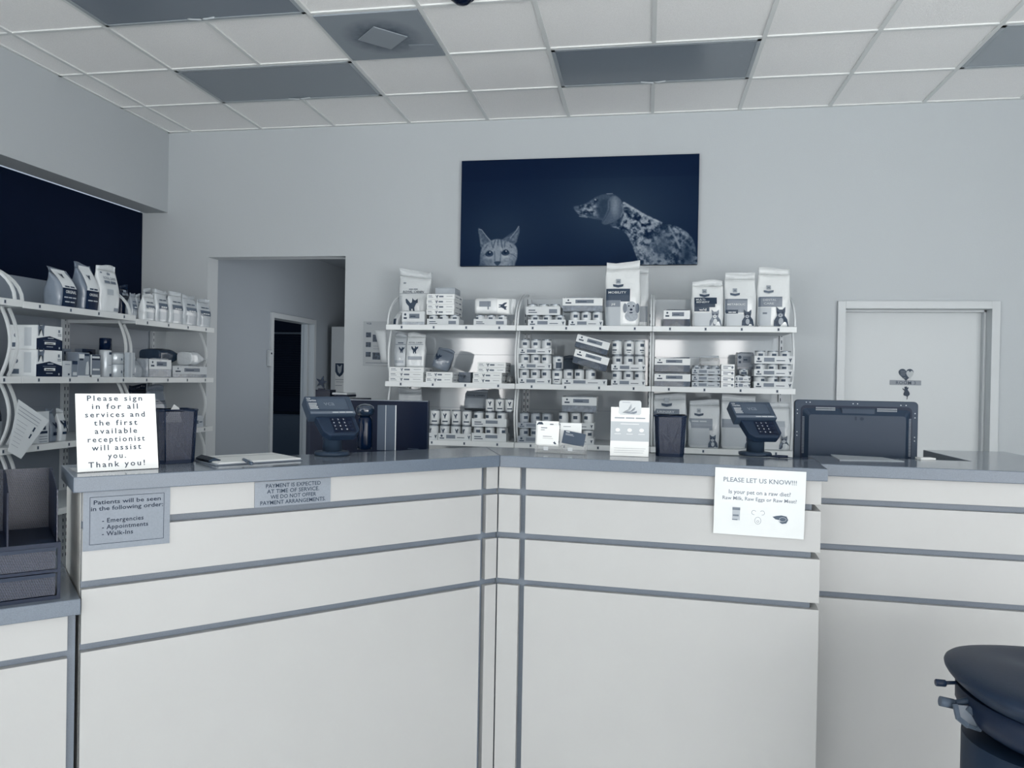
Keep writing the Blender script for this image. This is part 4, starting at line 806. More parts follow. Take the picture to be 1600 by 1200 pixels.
bag('grey food bag lying behind the cans on the left bay\'s lower shelf', (PY(742, 625, -.33).x, -.3, zt + .001), 0, .17, .15, .09, 138, texts=[('ROYAL CANIN', 0, .62, .018, 60, .75)], panels=[(-.9, .9, .12, .5, 150)], seed=22, rot=(-.35, 0, 0))
# ---------- middle bay, top shelf
zt, xc, wd, dp = canstack('at the left of the middle bay\'s top shelf', 824, 882.5, Y0, ZA, [(.044, .073)], Lc=190)
zt, xc, wd, dp = canstack('lying above another, left of the middle bay\'s top shelf', 820.5, 874, Y0 + .004, zt, [(.056, .072)], marks=1)
zt, xc, wd, dp = canstack('in the centre of the middle bay\'s top shelf', 887.5, 941, Y0, ZA, [(.042, .098)])
caseB('white and grey wrapped case lying on the centre cans, middle bay\'s top shelf', 877, 940.5, 463, Y0 + .004, zt, dp=.16, Ld=110, split=.42, Lw=206)
bagB('white bag standing half behind the tall MOBILITY bag, middle bay\'s top shelf', 985, 1013, 415, ZA, -.36, dp=.11, L=200, seed=31, panels=[(-.2, .9, .1, .35, 150)])
bagB('tall white food bag printed MOBILITY with a puppy, middle bay\'s top shelf', 944, 1000, 408, ZA, Y0, dp=.12, L=212, seed=33, curl=.05, slant=-.012,
     panels=[(-.92, .42, .38, .58, 66), (-.92, -.1, .0, .40, 168), (-.92, -.12, .30, .40, 110)], texts=[('MOBILITY', -.3, .505, .021, 205, .5), ('j/d', -.5, .325, .02, 215, .1)], pics=[('crest', -.25, .66, .07, 74), ('dog', .5, .12, .12, 150)])
# ---------- middle bay, middle shelf
canstack('of the left pile, middle bay\'s middle shelf', 807, 858, Y0, ZB, [(.044, .1)] * 3 if False else [(.041, .1008), (.04, .0995), (.038, .0985)])
x = PY(870.8, 590, Y0 + .04).x; can('taller single can standing on the shelf, lower of two beside the left pile, middle bay', (x, Y0 + .04, ZB + .0005), .037, .1, 0, 'two stacked single cans', 206, 0)
can('single can standing on another single can, beside the left pile, middle bay', (x + .003, Y0 + .04, ZB + .1012), .036, .092, .3, 'two stacked single cans', 200, 2)
zt, xc, wd, dp = canstack('under the tilted cases, middle bay\'s middle shelf', 879, 949, Y0, ZB, [(.04, .104)], n=4, two=True, skip=3)
aa = math.radians(15)
xt = PY(897, 570, Y0 - .0).x; zq = PY(897, 573, Y0).z
p0 = PY(893, 570, Y0 + .02); bm = Matrix.Rotation(aa, 4, 'Y'); o1 = Vector((p0.x + .122 * math.cos(aa), Y0, p0.z - .122 * math.sin(aa) + .016))
case('lower of two tilted white and dark wrapped cases, middle bay\'s middle shelf', o1, .24, .098, .2, rot=(0, aa, 0), split=.47, Lw=212, Ld=58, seed=6)
case('upper of two tilted white and dark wrapped cases, middle bay\'s middle shelf', o1 + bm.to_3x3() @ Vector((-.02, .01, .1065)), .23, .092, .19, rot=(0, aa, 0), split=.42, Lw=204, Ld=60, seed=9)
bag('grey plastic bag slumped between the single cans and the tilted cases, middle bay', (PY(888, 568, -.25).x, -.24, ZB + .0005), 0, .15, .20, .12, 92, seed=41, rough=.15, lean=.0)
zt, xc, wd, dp = canstack('of the right pile, middle bay\'s middle shelf', 955.5, 1009, Y0, ZB, [(.042, .099), (.042, .1)])
for k in range(3): can('tall can, %s of three standing loose on top of the right pile, middle bay' % POS[k], (PY((964, 983, 1000)[k], 540, Y0 + .04).x, Y0 + .04 + .003 * k, zt + .0005), .034, .1, -.5 + .5 * k, 'loose cans topping the right pile', 204, 0)
# ---------- middle bay, lower shelf
zt, xc, wd, dp = canstack('behind the white cards, middle bay\'s lower shelf', 811, 864, Y0, ZC, [(.045, .098), (.036, .1)], Lc=160, Lt=150, two=True)
zt, xc, wd, dp = canstack('behind the dark cards, middle bay\'s lower shelf', 872, 930, Y0, ZC, [(.042, .098), (.044, .112)], Lc=198, two=True)
caseB('wrapped case with white lip and grey front topping the middle bay\'s lower shelf', 879, 934, 618, Y0 - .01, zt, dp=.17, Ld=112, split=.45, Lw=196)
# ---------- right bay, top shelf
caseB('white and dark wrapped case at the left of the right bay\'s top shelf', 1035, 1077, 482, Y0, ZA, split=.46, Lw=206, Ld=38, dp=.14)
CR = ('crest', -.2, .72, .065, 70)
bagB('white food bag printed MULTI-BENEFIT w/d with a cat, right bay\'s top shelf', 1080, 1131, 437.5, ZA, Y0, dp=.1, L=208, seed=51, panels=[(-.82, .55, .49, .63, 52), (-.82, .1, .33, .42, 66), (-.82, .35, .02, .3, 176), (-.82, .45, .42, .49, 52)], texts=[('MULTI-', -.42, .565, .017, 200, .3), ('BENEFIT', -.3, .51, .017, 200, .4), ('w/d', -.3, .345, .022, 210, .22)], pics=[CR, ('cat', .52, .03, .105, 110)])
bagB('white food bag printed METABOLIC with a dark kitten, right bay\'s top shelf', 1131.5, 1182, 426, ZA, Y0 + .004, dp=.1, L=206, seed=52, curl=.04, panels=[(-.95, .42, .27, .52, 118), (-.9, -.15, .25, .32, 60), (-.95, .2, .03, .24, 178)], texts=[('METABOLIC', -.27, .40, .018, 190, .55), ('##', -.5, .265, .011, 200, .25)], pics=[('crest', -.35, .64, .062, 84), ('cat', .5, .03, .105, 62)])
bagB('white food bag printed DENTAL CARE with a striped cat, right bay\'s top shelf', 1183.5, 1236, 417.5, ZA, Y0, dp=.1, L=210, seed=53, panels=[(-.95, .45, .34, .51, 104), (-.95, -.2, .03, .33, 168)], texts=[('DENTAL', -.3, .44, .018, 180, .4), ('CARE', -.35, .38, .018, 180, .3), ('#', -.55, .22, .02, 100, .15)], pics=[('crest', -.35, .63, .062, 96), ('cat', .45, .02, .125, 66)])
# ---------- right bay, middle shelf
z1 = PY(1050, 581.5, Y0).z
caseB('lower white and dark wrapped case at the left of the right bay\'s middle shelf', 1022.5, 1080, 581.5, Y0, ZB, split=.42, Lw=206, Ld=70, dp=.18)
caseB('upper white and dark wrapped case at the left of the right bay\'s middle shelf', 1022.5, 1079, 557, Y0 + .003, z1, split=.5, Lw=206, Ld=62, dp=.18, seed=8)
zt, xc, wd, dp = canstack('in the centre of the right bay\'s middle shelf', 1081.5, 1126, Y0 + .01, ZB, [(.034, .0405), (.034, .0405), (.036, .055)], Lt=170, Lc=170)
bag('clear plastic bag puffed over the centre can trays, right bay\'s middle shelf', (PY(1108, 570, -.4).x, -.42, zt + .001), 0, .13, .06, .1, 170, tone=clear_mat(.18, .12, 215, .7), seed=61, name='plastic_bag')
for k in range(4):
    a, c = PY(1126.8, 580, Y0).x, PY(1148, 580, Y0).x
    tt = thing('small_box', 'small white box, %s of four piled beside the centre trays, right bay\'s middle shelf' % LAY[k], 'box', ((a + c) / 2, Y0, ZB + .0004 + k * .0385), 0, 'small piled boxes')
    part('box', box(-(c - a) / 2, (c - a) / 2, 0, .1, 0, .0378), G(206, .3, coat=.3), tt, bevel=.002); part('lettering', MB().quad(-.03, .0, .01, .016, front(-.001)).quad(-.03, .02, .022, .027, front(-.001)).ell(.028, .018, .008, .009, front(-.001), 8), G(100), tt)
zt, xc, wd, dp = canstack('of the low pile, right bay\'s middle shelf', 1149, 1173, Y0 + .02, ZB, [(.036, .04), (.034, .04)], n=2, Lt=196)
can('small can on the low pile left of the tall right pile, right bay\'s middle shelf', (PY(1162, 580, Y0 + .05).x, Y0 + .06, zt + .0005), .03, .04, 0, None, 190, 2)
zt, xc, wd, dp = canstack('of the tall right pile, right bay\'s middle shelf', 1180, 1240, Y0, ZB, [(.045, .078), (.044, .078), (.05, .082)])
caseB('grey case behind the tall right pile, right bay\'s middle shelf', 1152, 1178, 549, -.36, ZB, dp=.14, split=.6, Lw=130, Ld=100)
# ---------- right bay, lower shelf
bagB('white food bag printed URINARY behind the smaller pen cup, right bay\'s lower shelf', 1022.5, 1076, 614.5, ZC, Y0, dp=.1, L=188, seed=71, panels=[(-.95, .55, .62, .72, 104)], texts=[('URINARY', -.25, .645, .02, 180, .5)], pics=[('crest', -.2, .84, .07, 70)])
bagB('white food bag with grey label and kitten between the pen cup and terminal, lower shelf', 1079, 1129, 626, ZC, Y0 + .006, dp=.1, L=186, seed=72, panels=[(-.95, .5, .38, .62, 128), (-.9, .3, .06, .42, 168)], texts=[('##', -.3, .55, .014, 175, .5)], pics=[('crest', -.35, .74, .06, 74), ('cat', .58, .02, .085, 84)])
bagB('white food bag partly behind the right payment terminal, right bay\'s lower shelf', 1130, 1187, 615, ZC, Y0 + .01, dp=.1, L=192, seed=73, panels=[(-.95, .2, .4, .56, 130), (-.9, .5, .05, .4, 172)], pics=[('crest', -.4, .78, .06, 74), ('cat', .6, .03, .08, 90)])
bagB('white food bag between the right terminal and the big monitor, right bay\'s lower shelf', 1190, 1241, 630, ZC, Y0, dp=.1, L=190, seed=74, panels=[(-.9, .3, .02, .3, 196), (-.9, .6, .3, .62, 150)], pics=[('crest', -.3, .74, .055, 60), ('cat', .62, .03, .09, 90)])
# ---------- left wall, middle bay
KN = .76
bagL('grey and white bag with dark label, first on the middle bay\'s top shelf, left wall', 92, 124, 420, ZA, dp=.12, L=112, panels=[(-.7, .62, .5, .98, 196), (-.7, .75, .02, .5, 30)], texts=[('ORIGINAL', .0, .37, .024, 200, .5), ('##', 0, .52, .016, 60, .5), ('###', 0, .25, .012, 170, .6), ('##', 0, .14, .012, 170, .5)], pics=[('figure', -.1, .76, .03, 50)], curl=-.9, lean=-.05, seed=81)
bagL('taller grey and white dark-labelled bag, second on the middle bay\'s top shelf, left wall', 131, 157, 412, ZA, dp=.12, L=104, panels=[(-.7, .7, .42, .95, 196), (-.75, .75, .02, .42, 26)], texts=[('ORIGINAL', .0, .31, .022, 200, .5), ('##', 0, .44, .016, 60, .5), ('##', 0, .2, .012, 170, .6)], pics=[('figure', -.1, .66, .03, 50)], curl=-.5, lean=-.04, seed=82)
bagL('white glossy bag, tallest, third on the middle bay\'s top shelf, left wall', 158.5, 189.5, 415, ZA, dp=.09, L=196, texts=[('ROYAL CANIN', 0, .70, .026, 96, .6), ('##', 0, .62, .03, 96, .6)], pics=[('crown', 0, .8, .03, 110), ('crown', -.7, .82, .018, 90)], panels=[(-.5, .1, .38, .5, 160), (.2, .75, .05, .12, 120)], seed=83)
bagL('small black pouch fourth on the middle bay\'s top shelf, left wall', 190, 204, 446, ZA, xf=-2.80, dp=.05, L=18, texts=[('#', 0, .78, .03, 130, .4), ('##', 0, .68, .03, 130, .7)], panels=[(-.4, .3, .25, .55, 120)], seed=84, rough=.15)
def boxL(label, x0, x1, yt, zb, dp, L, parts_=(), xf=-2.66, name='box', cat='box', group=None, below=None):
    a, c = PX(x0, 560, xf).y, PX(x1, 560, xf).y; zt = PX((x0 + x1) / 2, yt, xf).z; wd = c - a; h = zt - zb
    t = thing(name, label, cat, (xf, (a + c) / 2, zb + .0005), PI / 2, group)
    part('carton', box(-wd / 2, wd / 2, 0, dp, 0, h), G(L, .4, .03, 18), t, bevel=.0015)
    for nm, LL, shapes in parts_:
        b = MB()
        for s in shapes: b.poly([(x * wd / 2, z * h) for x, z in s], front(-.0008 - .0006 * (LL % 2)))
        part(nm, b, G(LL, .4), t)
    return t, wd, h
R = lambda x0, x1, z0, z1: [(x0, z0), (x1, z0), (x1, z1), (x0, z1)]
zb = ZB
for i, nm in enumerate(('lower', 'upper')):
    t, wd, h = boxL('%s of two stacked white boxes with dark pointed band, middle bay, left wall' % nm, 56.5, 97, 547.5 if i == 0 else 509.5, zb, .17, 200, [('dark_band', 24, [[(-1, .0), (1, .0), (1, .42), (0, .58), (-1, .46)]]), ('lettering', 201, [R(-.4, .45, .23, .33)]), ('lettering', 101, [R(-.3, .3, .25, .29), R(.65, .8, .74, .86), R(.62, .9, .6, .63), R(.62, .9, .66, .69)]), ('lettering', 151, [R(-.5, .5, .385, .395), R(-.15, .3, .47, .51), R(-.25, .25, .12, .15), R(.7, .8, .06, .14)])], name='supplement_box', group='two stacked boxes')
    part('dog_picture', MB().poly([(-.66 * wd / 2 + x * .05, h * .56 + z * .075) for x, z in [(-.4, 0), (-.3, 0), (-.22, .45), (.2, .42), (.25, 0), (.38, 0), (.42, .55), (.52, .8), (.4, 1), (.25, .78), (-.25, .72), (-.42, 1.05), (-.44, .6)]], front(-.0012)), G(95), t)
    part('side_lettering', MB().quad(.03, .075, h * .15, h * .9, lambda y, z: (-wd / 2 - .0006, y, z)), G(176), t); part('side_mark', MB().ell(.125, h * .58, .014, .014, lambda y, z: (-wd / 2 - .0006, y, z), 8).quad(.105, .15, h * .1, h * .28, lambda y, z: (-wd / 2 - .0006, y, z)), G(86), t)
    zb += h + .001
boxL('pale small box beside the two stacked boxes, middle bay, left wall', 99, 112, 564, ZB, .06, 176, [('lettering', 121, [R(-.6, .6, .75, .8)]), ('mark', 51, [R(.1, .5, .1, .22)])])
boxL('grey dark-topped box behind the pale small box, middle bay, left wall', 100, 111, 545, ZB, .06, 110, [('dark_top', 40, [R(-1, 1, .8, .9)]), ('lettering', 171, [R(-.8, .8, .62, .74)])], xf=-2.80)
boxL('narrow grey box with dark top band, middle bay, left wall', 113, 121, 564, ZB, .06, 110, [('dark_top', 34, [R(-1, 1, .78, 1)]), ('lettering', 181, [R(-.8, .8, .1, .3)])])
boxL('white-labelled box behind the narrow grey box, middle bay, left wall', 114, 122, 550, ZB, .05, 150, [('label', 190, [R(-.8, .95, .62, .8), R(-.8, .95, .4, .58)]), ('dark_top', 40, [R(-1, 1, .85, .95)])], xf=-2.74)
boxL('larger grey box with a dog picture and white label, middle bay, left wall', 121.5, 140, 551, ZB, .07, 118, [('label', 196, [R(-.8, .1, .76, .93)]), ('dark_mark', 41, [R(-.7, -.1, .68, .75), R(.1, .9, .86, .96)]), ('dog_picture', 181, [[(.3, .1), (.85, .1), (.9, .4), (.75, .66), (.45, .6), (.3, .3)]]), ('dog_ear', 60, [[(.5, .2), (.7, .2), (.72, .5), (.55, .48)]]), ('white_foot', 196, [R(-1, 1, 0, .06)])])
boxL('black-topped box at the back behind the dog picture box, middle bay, left wall', 128, 149, 545.5, ZB, .05, 96, [('dark_top', 20, [R(-1, 1, .78, 1)]), ('lettering', 150, [R(-.1, .4, .86, .91)])], xf=-2.80)
boxL('white-edged box with dark label beside the spray can, middle bay, left wall', 141.5, 157, 554.5, ZB, .06, 108, [('label', 30, [R(-.75, .95, .76, .98)]), ('edge', 200, [R(-1, -.78, 0, 1), R(-1, 1, 0, .1)]), ('lettering', 191, [R(-.7, .8, .84, .93), R(-.6, .8, .3, .38)])])
def canL(label, x, yt, yb_, r, zb, L, xf=-2.70, spray=False):
    c = PX(x, 560, xf); zt = PX(x, yt, xf).z; h = zt - zb
    t = thing('spray_can' if spray else 'tin', label, 'spray can' if spray else 'tin', (xf, c.y, zb + .0005), PI / 2)
    if spray:
        part('can_body', MB().lathe([(r * .95, 0), (r, .004), (r, h * .66), (r * .85, h * .70)], 24), G(176, .25, .05, 30, metal=.2), t); part('cap', MB().lathe([(r * .98, h * .701), (r * .98, h - .004), (r * .9, h), (r * .1, h)], 24), G(16, .12), t)
        fn = lambda x, z: (r * 1.005 * math.sin(x / r), -r * 1.005 * math.cos(x / r), z); part('lettering', MB().quad(-r * .3, r * .5, h * .58, h * .64, fn, 4).quad(-r * .2, r * .4, h * .02, h * .09, fn, 4).quad(-r * .4, r * .3, h * .3, h * .31, fn, 3), G(50), t)
    else:
        part('tin_body', MB().lathe([(r * .96, 0), (r, .002), (r, h - .002), (r * .96, h)], 28), G(178, .28, .04, 20, metal=.3), t); fn = lambda x, z: (r * 1.004 * math.sin(x / r), -r * 1.004 * math.cos(x / r), z)
        part('lettering', MB().ell(r * .5, h * .5, .009, .011, fn, 8).quad(r * .3, r * .65, h * .2, h * .26, fn, 3).quad(-r * .2, r * .05, h * .3, h * .5, fn), G(86), t); part('lid_edge', MB().lathe([(r * 1.006, h - .006), (r * 1.006, h - .003)], 28), G(110, .3), t)
    return h
canL('black-capped spray can on the middle bay\'s middle shelf, left wall', 164.5, 528.5, 585, .036, ZB, 176, spray=True)
h1 = canL('lower of two stacked round tins beside the spray can', 180, 568.5, 585, .05, ZB, 178)
canL('upper of two stacked round tins beside the spray can', 180, 551.5, 568, .05, ZB + h1 + .001, 178)
boxL('tall plain pale box at the right end of the middle bay\'s middle shelf, left wall', 201, 211, 551, ZB, .03, 158, [('edge', 191, [R(-.2, .1, 0, 1)]), ('lettering', 121, [R(.3, .8, .1, .14)])], xf=-2.626)
# low shelf of the middle bay, left wall
ZL = 1.106
boxL('white supplement box behind the hanging price sheet, lower shelf, left wall', 60, 78, 643, ZL, .08, 180, [('lettering', 41, [R(-.6, .7, .3, .38), R(-.1, .4, .42, .54)]), ('lettering', 101, [R(-.7, .7, .04, .06), R(-.7, .7, .12, .14), R(-.7, .7, .2, .22)])], xf=-2.66)
bagL('grey round-topped pouch beside the white supplement box, lower shelf, left wall', 81, 93, 640, ZL, xf=-2.67, dp=.07, L=104, panels=[(-.3, .9, .2, .3, 26)], pics=[('figure', .3, .4, .04, 30)], seed=91)
bagL('pale pouch with dark figure left of the slanted sign, lower shelf, left wall', 96.5, 108, 640, ZL, xf=-2.66, dp=.06, L=182, panels=[(-.5, .8, .22, .3, 40), (-.7, .8, .63, .65, 110)], pics=[('figure', .1, .4, .05, 34)], seed=92)
# hanging price sheet
qs = [PX(29, 624, -2.575), PX(77, 657, -2.565), PX(33, 717, -2.575), PX(12, 705, -2.58)]
t = thing('price_sheet', 'white printed price sheet hanging tilted from the left shelving', 'paper', qs[0]); rel = [q - qs[0] for q in qs]
part('sheet', MB().add(rel, [(0, 3, 2, 1)]), G(188, .5), t, solid=.001)
def bil(u, v): a = rel[0].lerp(rel[1], u).lerp(rel[3].lerp(rel[2], u), v); return a + Vector((.003, -.001, 0))
b = MB()
for v in (.1, .17, .24): b.quad(.05, .8, v, v + .012, bil)
for k in range(7): b.quad(.08 + .02 * (k % 3), .5, .36 + .08 * k, .367 + .08 * k, bil)
part('lettering', b, G(132), t); part('dark_marks', MB().quad(.72, .78, .3, .40, bil).quad(.72, .78, .46, .56, bil), G(60), t)
# nearest bay: goods cut by the frame
bagL('dark pouch cut by the left edge on the nearest bay\'s middle shelf', -26, 4, 548, ZB, xf=-2.80, dp=.1, L=50, seed=95, panels=[(.3, .9, .1, .4, 120)])
bagL('black glossy bag cut by the left edge on the nearest bay\'s lower shelf', -30, 10, 596, ZL, xf=-2.80, dp=.12, L=20, seed=96, rough=.12, panels=[(.2, .9, .1, .4, 150)])
# ---------- left wall, far bay
ZF = 1.845
spec = [(206.5, 215, 459, -2.73, 'first small pouch', 150), (215.6, 223, 460, -2.73, 'second small pouch', 160), (226, 244, 460.5, -2.66, 'flat-topped third pouch', 196), (245.5, 264, 454, -2.66, 'fourth pouch', 186), (266.5, 287.5, 457, -2.66, 'fifth pouch', 188), (288.5, 309.5, 462, -2.66, 'sixth pouch', 180), (311, 331, 468, -2.66, 'seventh and last pouch', 178)]
for i, (a, c, yt, xf, nm, L) in enumerate(spec):
    bagL('%s from the left, far bay\'s top shelf, left wall' % nm, a, c, yt, ZF, xf=xf, dp=.06, L=L, seed=100 + i, lean=-.05, curl=-.15 if i > 2 else 0, panels=[(-.75, .75, .42 + .03 * (i % 3), .6, 92 + 8 * (i % 3)), (-.7, .7, .1, .34, 168)], texts=[('##', 0, .68, .014, 80, .6), ('###', 0, .47, .012, 200, .5)], rough=.2)
for i, (a, c, yt) in enumerate(((228, 240, 451), (242, 258, 453.5), (260, 268, 459))):
    bagL('%s pouch peeking from behind the row on the far bay\'s top shelf, left wall' % ('leftmost', 'middle', 'rightmost')[i], a, c, yt, ZF, xf=-2.80, dp=.05, L=184, seed=120 + i, panels=[(-.6, .6, .8, .9, 120)])
bagL('clear-wrapped roll at the left of the far bay\'s middle shelf, left wall', 213, 226.5, 559, ZB, xf=-2.68, dp=.12, L=150, seed=131, tone=G(160, .12, .1, 30, .6, bscale=25, coat=.6), name='wrapped_roll')
def caseL(label, x0, x1, yt, zb, xf, dp, **k):
    a, c = PX(x0, 560, xf).y, PX(x1, 560, xf).y; zt = PX((x0 + x1) / 2, yt, xf).z; dd = max(0, c + .392); a -= dd; c -= dd
    case(label, (xf, (a + c) / 2, zb + .0004), c - a, zt - zb - .001, dp, rz=PI / 2, **k); return zt
caseL('white and grey wrapped case in front on the far bay\'s middle shelf, left wall', 232.5, 267.5, 561, ZB, -2.65, .16, Lw=196, Ld=112, split=.45)
zt = caseL('low wrapped can tray at the right of the far bay\'s middle shelf, left wall', 271, 325, 572, ZB, -2.65, .22, Lw=176, Ld=120, split=.3)
bag('dark food bag lying on the wrapped goods, far bay\'s middle shelf, left wall', (-2.86, PX(233, 560, -2.86).y, ZB + .152), 0, .17, .33, .1, 52, seed=140, rot=(-PI / 2, 0, 0), panels=[(-.7, .7, .1, .5, 40)], rough=.25)
bag('pale glossy bag lying on the low can tray, far bay\'s middle shelf, left wall', (-2.705, -.60, zt + .055), 0, .12, .20, .1, 186, seed=141, rot=(-PI / 2, 0, PI * 0), panels=[(-.5, .3, .5, .75, 110)], rough=.18)
bagL('grey printed bag on the far bay\'s lower shelf, left wall', 240, 266, 600, ZL, xf=-2.70, dp=.1, L=112, seed=150, texts=[('ROYAL CANIN', 0, .62, .02, 50, .7)], panels=[(-.9, .9, .59, .6, 60)], curl=.1)
bagL('black bag behind the slanted sign on the far bay\'s lower shelf, left wall', 210, 238, 599, ZL, xf=-2.87, dp=.08, L=16, seed=151, rough=.2)
boxL('small pale printed box right of the large pen cup, lower shelf, left wall', 306, 319, 650, ZL, .08, 166, [('lettering', 71, [R(-.7, -.2, .3, .6), R(0, .7, .4, .5)])], xf=-2.66)
#@@WALLART
KN = 1.1
# ================================================================== PICTURE, SIGNS, POSTER
GX, GZ = 420, 190
U, V = np.meshgrid(np.linspace(0, 1, GX), np.linspace(0, 1, GZ))          # V = 0 at the top
PXX = 78 + U * 1451; PYY = (122 - 47 * U) * (1 - V) + (768 - 6 * U) * V      # drawing units of the print
rs = np.random.RandomState(3)
def vnoise(cx, cy, o=3):
    out = np.zeros_like(U); amp = 1; tot = 0
    for k in range(o):
        nx, ny = int(cx * 2 ** k) + 2, int(cy * 2 ** k) + 2; g = rs.rand(ny, nx)
        x = U * (nx - 1.001); y = V * (ny - 1.001); i = x.astype(int); j = y.astype(int); fx = x - i; fy = y - j; fx = fx * fx * (3 - 2 * fx); fy = fy * fy * (3 - 2 * fy)
        out += amp * ((g[j, i] * (1 - fx) + g[j, i + 1] * fx) * (1 - fy) + (g[j + 1, i] * (1 - fx) + g[j + 1, i + 1] * fx) * fy); tot += amp; amp *= .55
    return out / tot
def pmask(pts, soft=4.):
    ins = np.zeros(U.shape, bool); dist = np.full(U.shape, 1e9); n = len(pts)
    for i in range(n):
        (x1, y1), (x2, y2) = pts[i], pts[(i + 1) % n]
        if y1 != y2: ins ^= ((y1 > PYY) != (y2 > PYY)) & (PXX < (x2 - x1) * (PYY - y1) / (y2 - y1) + x1)
        dx, dy = x2 - x1, y2 - y1; tt = np.clip(((PXX - x1) * dx + (PYY - y1) * dy) / (dx * dx + dy * dy + 1e-9), 0, 1); dist = np.minimum(dist, np.hypot(PXX - x1 - tt * dx, PYY - y1 - tt * dy))
    return np.clip(.5 + np.where(ins, dist, -dist) / soft, 0, 1)
def stroke(pts, wdt, soft=3.):
    dist = np.full(U.shape, 1e9)
    for (x1, y1), (x2, y2) in zip(pts, pts[1:]):
        dx, dy = x2 - x1, y2 - y1; tt = np.clip(((PXX - x1) * dx + (PYY - y1) * dy) / (dx * dx + dy * dy + 1e-9), 0, 1); dist = np.minimum(dist, np.hypot(PXX - x1 - tt * dx, PYY - y1 - tt * dy))
    return np.clip(.5 + (wdt / 2 - dist) / soft, 0, 1)
def blob(cx, cy, rx, ry, p=1.): return np.exp(-(((PXX - cx) / rx) ** 2 + ((PYY - cy) / ry) ** 2) * p)
def smooth(pts, n=6):
    o = []; m = len(pts)
    for i in range(m):
        p0, p1, p2, p3 = (np.array(pts[(i + k - 1) % m], float) for k in range(4))
        for t_ in np.linspace(0, 1, n, endpoint=False): o.append(tuple(.5 * (2 * p1 + (p2 - p0) * t_ + (2 * p0 - 5 * p1 + 4 * p2 - p3) * t_ ** 2 + (3 * p1 - p0 - 3 * p2 + p3) * t_ ** 3)))
    return o
L = 23 + 15 * blob(320, 560, 260, 200) + 22 * blob(1050, 430, 420, 260) - 3 * (V < .2)
def lay(m, val):
    global L
    L = L * (1 - m) + val * m
# cat
fur = 40 * (vnoise(160, 70, 2) - .5)
for ear, inner in (([(190, 542), (205, 540), (235, 575), (275, 615), (262, 655), (210, 652), (203, 615)], [(202, 560), (215, 600), (222, 640), (205, 630)]), ([(447, 522), (452, 560), (440, 600), (432, 625), (395, 640), (340, 612), (390, 580), (425, 555)], [(440, 560), (438, 595), (415, 615), (400, 612)])):
    lay(pmask(smooth(ear), 5), 78 + fur); lay(pmask(inner, 8) * .6, 110 + fur)
lay(stroke([(196, 543), (212, 545), (236, 575), (268, 613)], 4), 130); lay(stroke([(447, 524), (430, 552), (395, 596)], 4), 130); lay(stroke([(425, 552), (385, 578), (348, 606)], 3) * .7, 90)
head = smooth([(262, 618), (300, 604), (340, 606), (390, 622), (425, 640), (440, 675), (438, 720), (425, 770), (420, 800), (215, 800), (205, 740), (208, 690), (222, 645)])
hm = pmask(head, 9); lay(hm, 112 + fur + 26 * blob(340, 690, 80, 60) - 45 * blob(212, 760, 30, 60) - 25 * blob(425, 760, 30, 40))
for st, wd in (([(300, 612), (292, 635), (288, 655)], 7), ([(318, 608), (316, 640)], 6), ([(336, 608), (342, 640), (346, 655)], 7), ([(278, 622), (282, 650)], 5), ([(362, 618), (358, 650)], 6), ([(385, 690), (415, 700), (434, 715)], 4), ([(225, 705), (245, 690)], 4), ([(250, 640), (240, 655)], 6), ([(395, 640), (405, 655)], 6)): lay(stroke(st, wd, 5) * hm * .75, 55)
lay(pmask(smooth([(302, 660), (332, 660), (336, 730), (330, 752), (302, 752), (298, 730)]), 8) * hm, 128 + fur * .5)
lay(stroke([(296, 680), (300, 735)], 8, 6) * hm * .6, 62); lay(stroke([(338, 680), (334, 735)], 8, 6) * hm * .6, 62)
for ex, ey in ((264, 692), (366, 685)):
    lay(pmask(smooth([(ex - 26, ey + 2), (ex - 6, ey - 17), (ex + 18, ey - 12), (ex + 24, ey + 8), (ex + 4, ey + 20), (ex - 16, ey + 16)]), 4), 36)
    lay(blob(ex + 1, ey + 4, 17, 13, 1.4) * .75, 120); lay(np.clip(blob(ex, ey - 2, 11, 12, 1.) * 1.8, 0, 1), 24); lay(np.clip(blob(ex + 4, ey - 8, 4, 4) * 1.5, 0, 1), 165)
    lay(blob(ex, ey + 27, 26, 9) * hm * .6, 168)
lay(pmask(smooth([(296, 742), (337, 740), (330, 757), (317, 766), (303, 758)]), 4), 52); lay(blob(270, 740, 22, 25) * hm * .4, 70); lay(stroke([(317, 762), (316, 775)], 4), 50)
lay(pmask([(60, 767), (1540, 761), (1540, 900), (60, 900)], 2) * 0, 0)
# dog
mott = vnoise(70, 32, 3); fine = vnoise(190, 90, 2)
body = smooth([(1085, 375), (1130, 398), (1200, 440), (1290, 487), (1345, 512), (1400, 525), (1460, 560), (1500, 610), (1520, 690), (1525, 800), (1200, 800), (1180, 740), (1150, 660), (1110, 575), (1060, 540), (1000, 520), (1040, 470), (1080, 420)])
bm_ = pmask(body, 8)
lay(bm_, 66 + 70 * np.clip((mott - .44) * 5, -.6, 1) + 34 * (fine - .5))
lay(bm_ * blob(1330, 640, 75, 110) * .85, 58 + 20 * fine); lay(bm_ * blob(1470, 700, 55, 100) * .9, 38); lay(bm_ * blob(1240, 700, 60, 60) * .5, 84 + 40 * fine)
lay(bm_ * stroke([(1092, 382), (1150, 415), (1220, 458), (1290, 492)], 16, 14) * .8, 150 + 50 * (fine - .5)); lay(bm_ * stroke([(1110, 570), (1150, 640), (1180, 700)], 14, 14) * .7, 120)
lay(bm_ * stroke([(1360, 530), (1400, 600), (1425, 660)], 12, 10) * .75, 128); lay(bm_ * stroke([(1290, 700), (1275, 750)], 16, 10) * .6, 120); lay(stroke([(1440, 548), (1490, 600), (1512, 680)], 4, 5) * .6, 80)
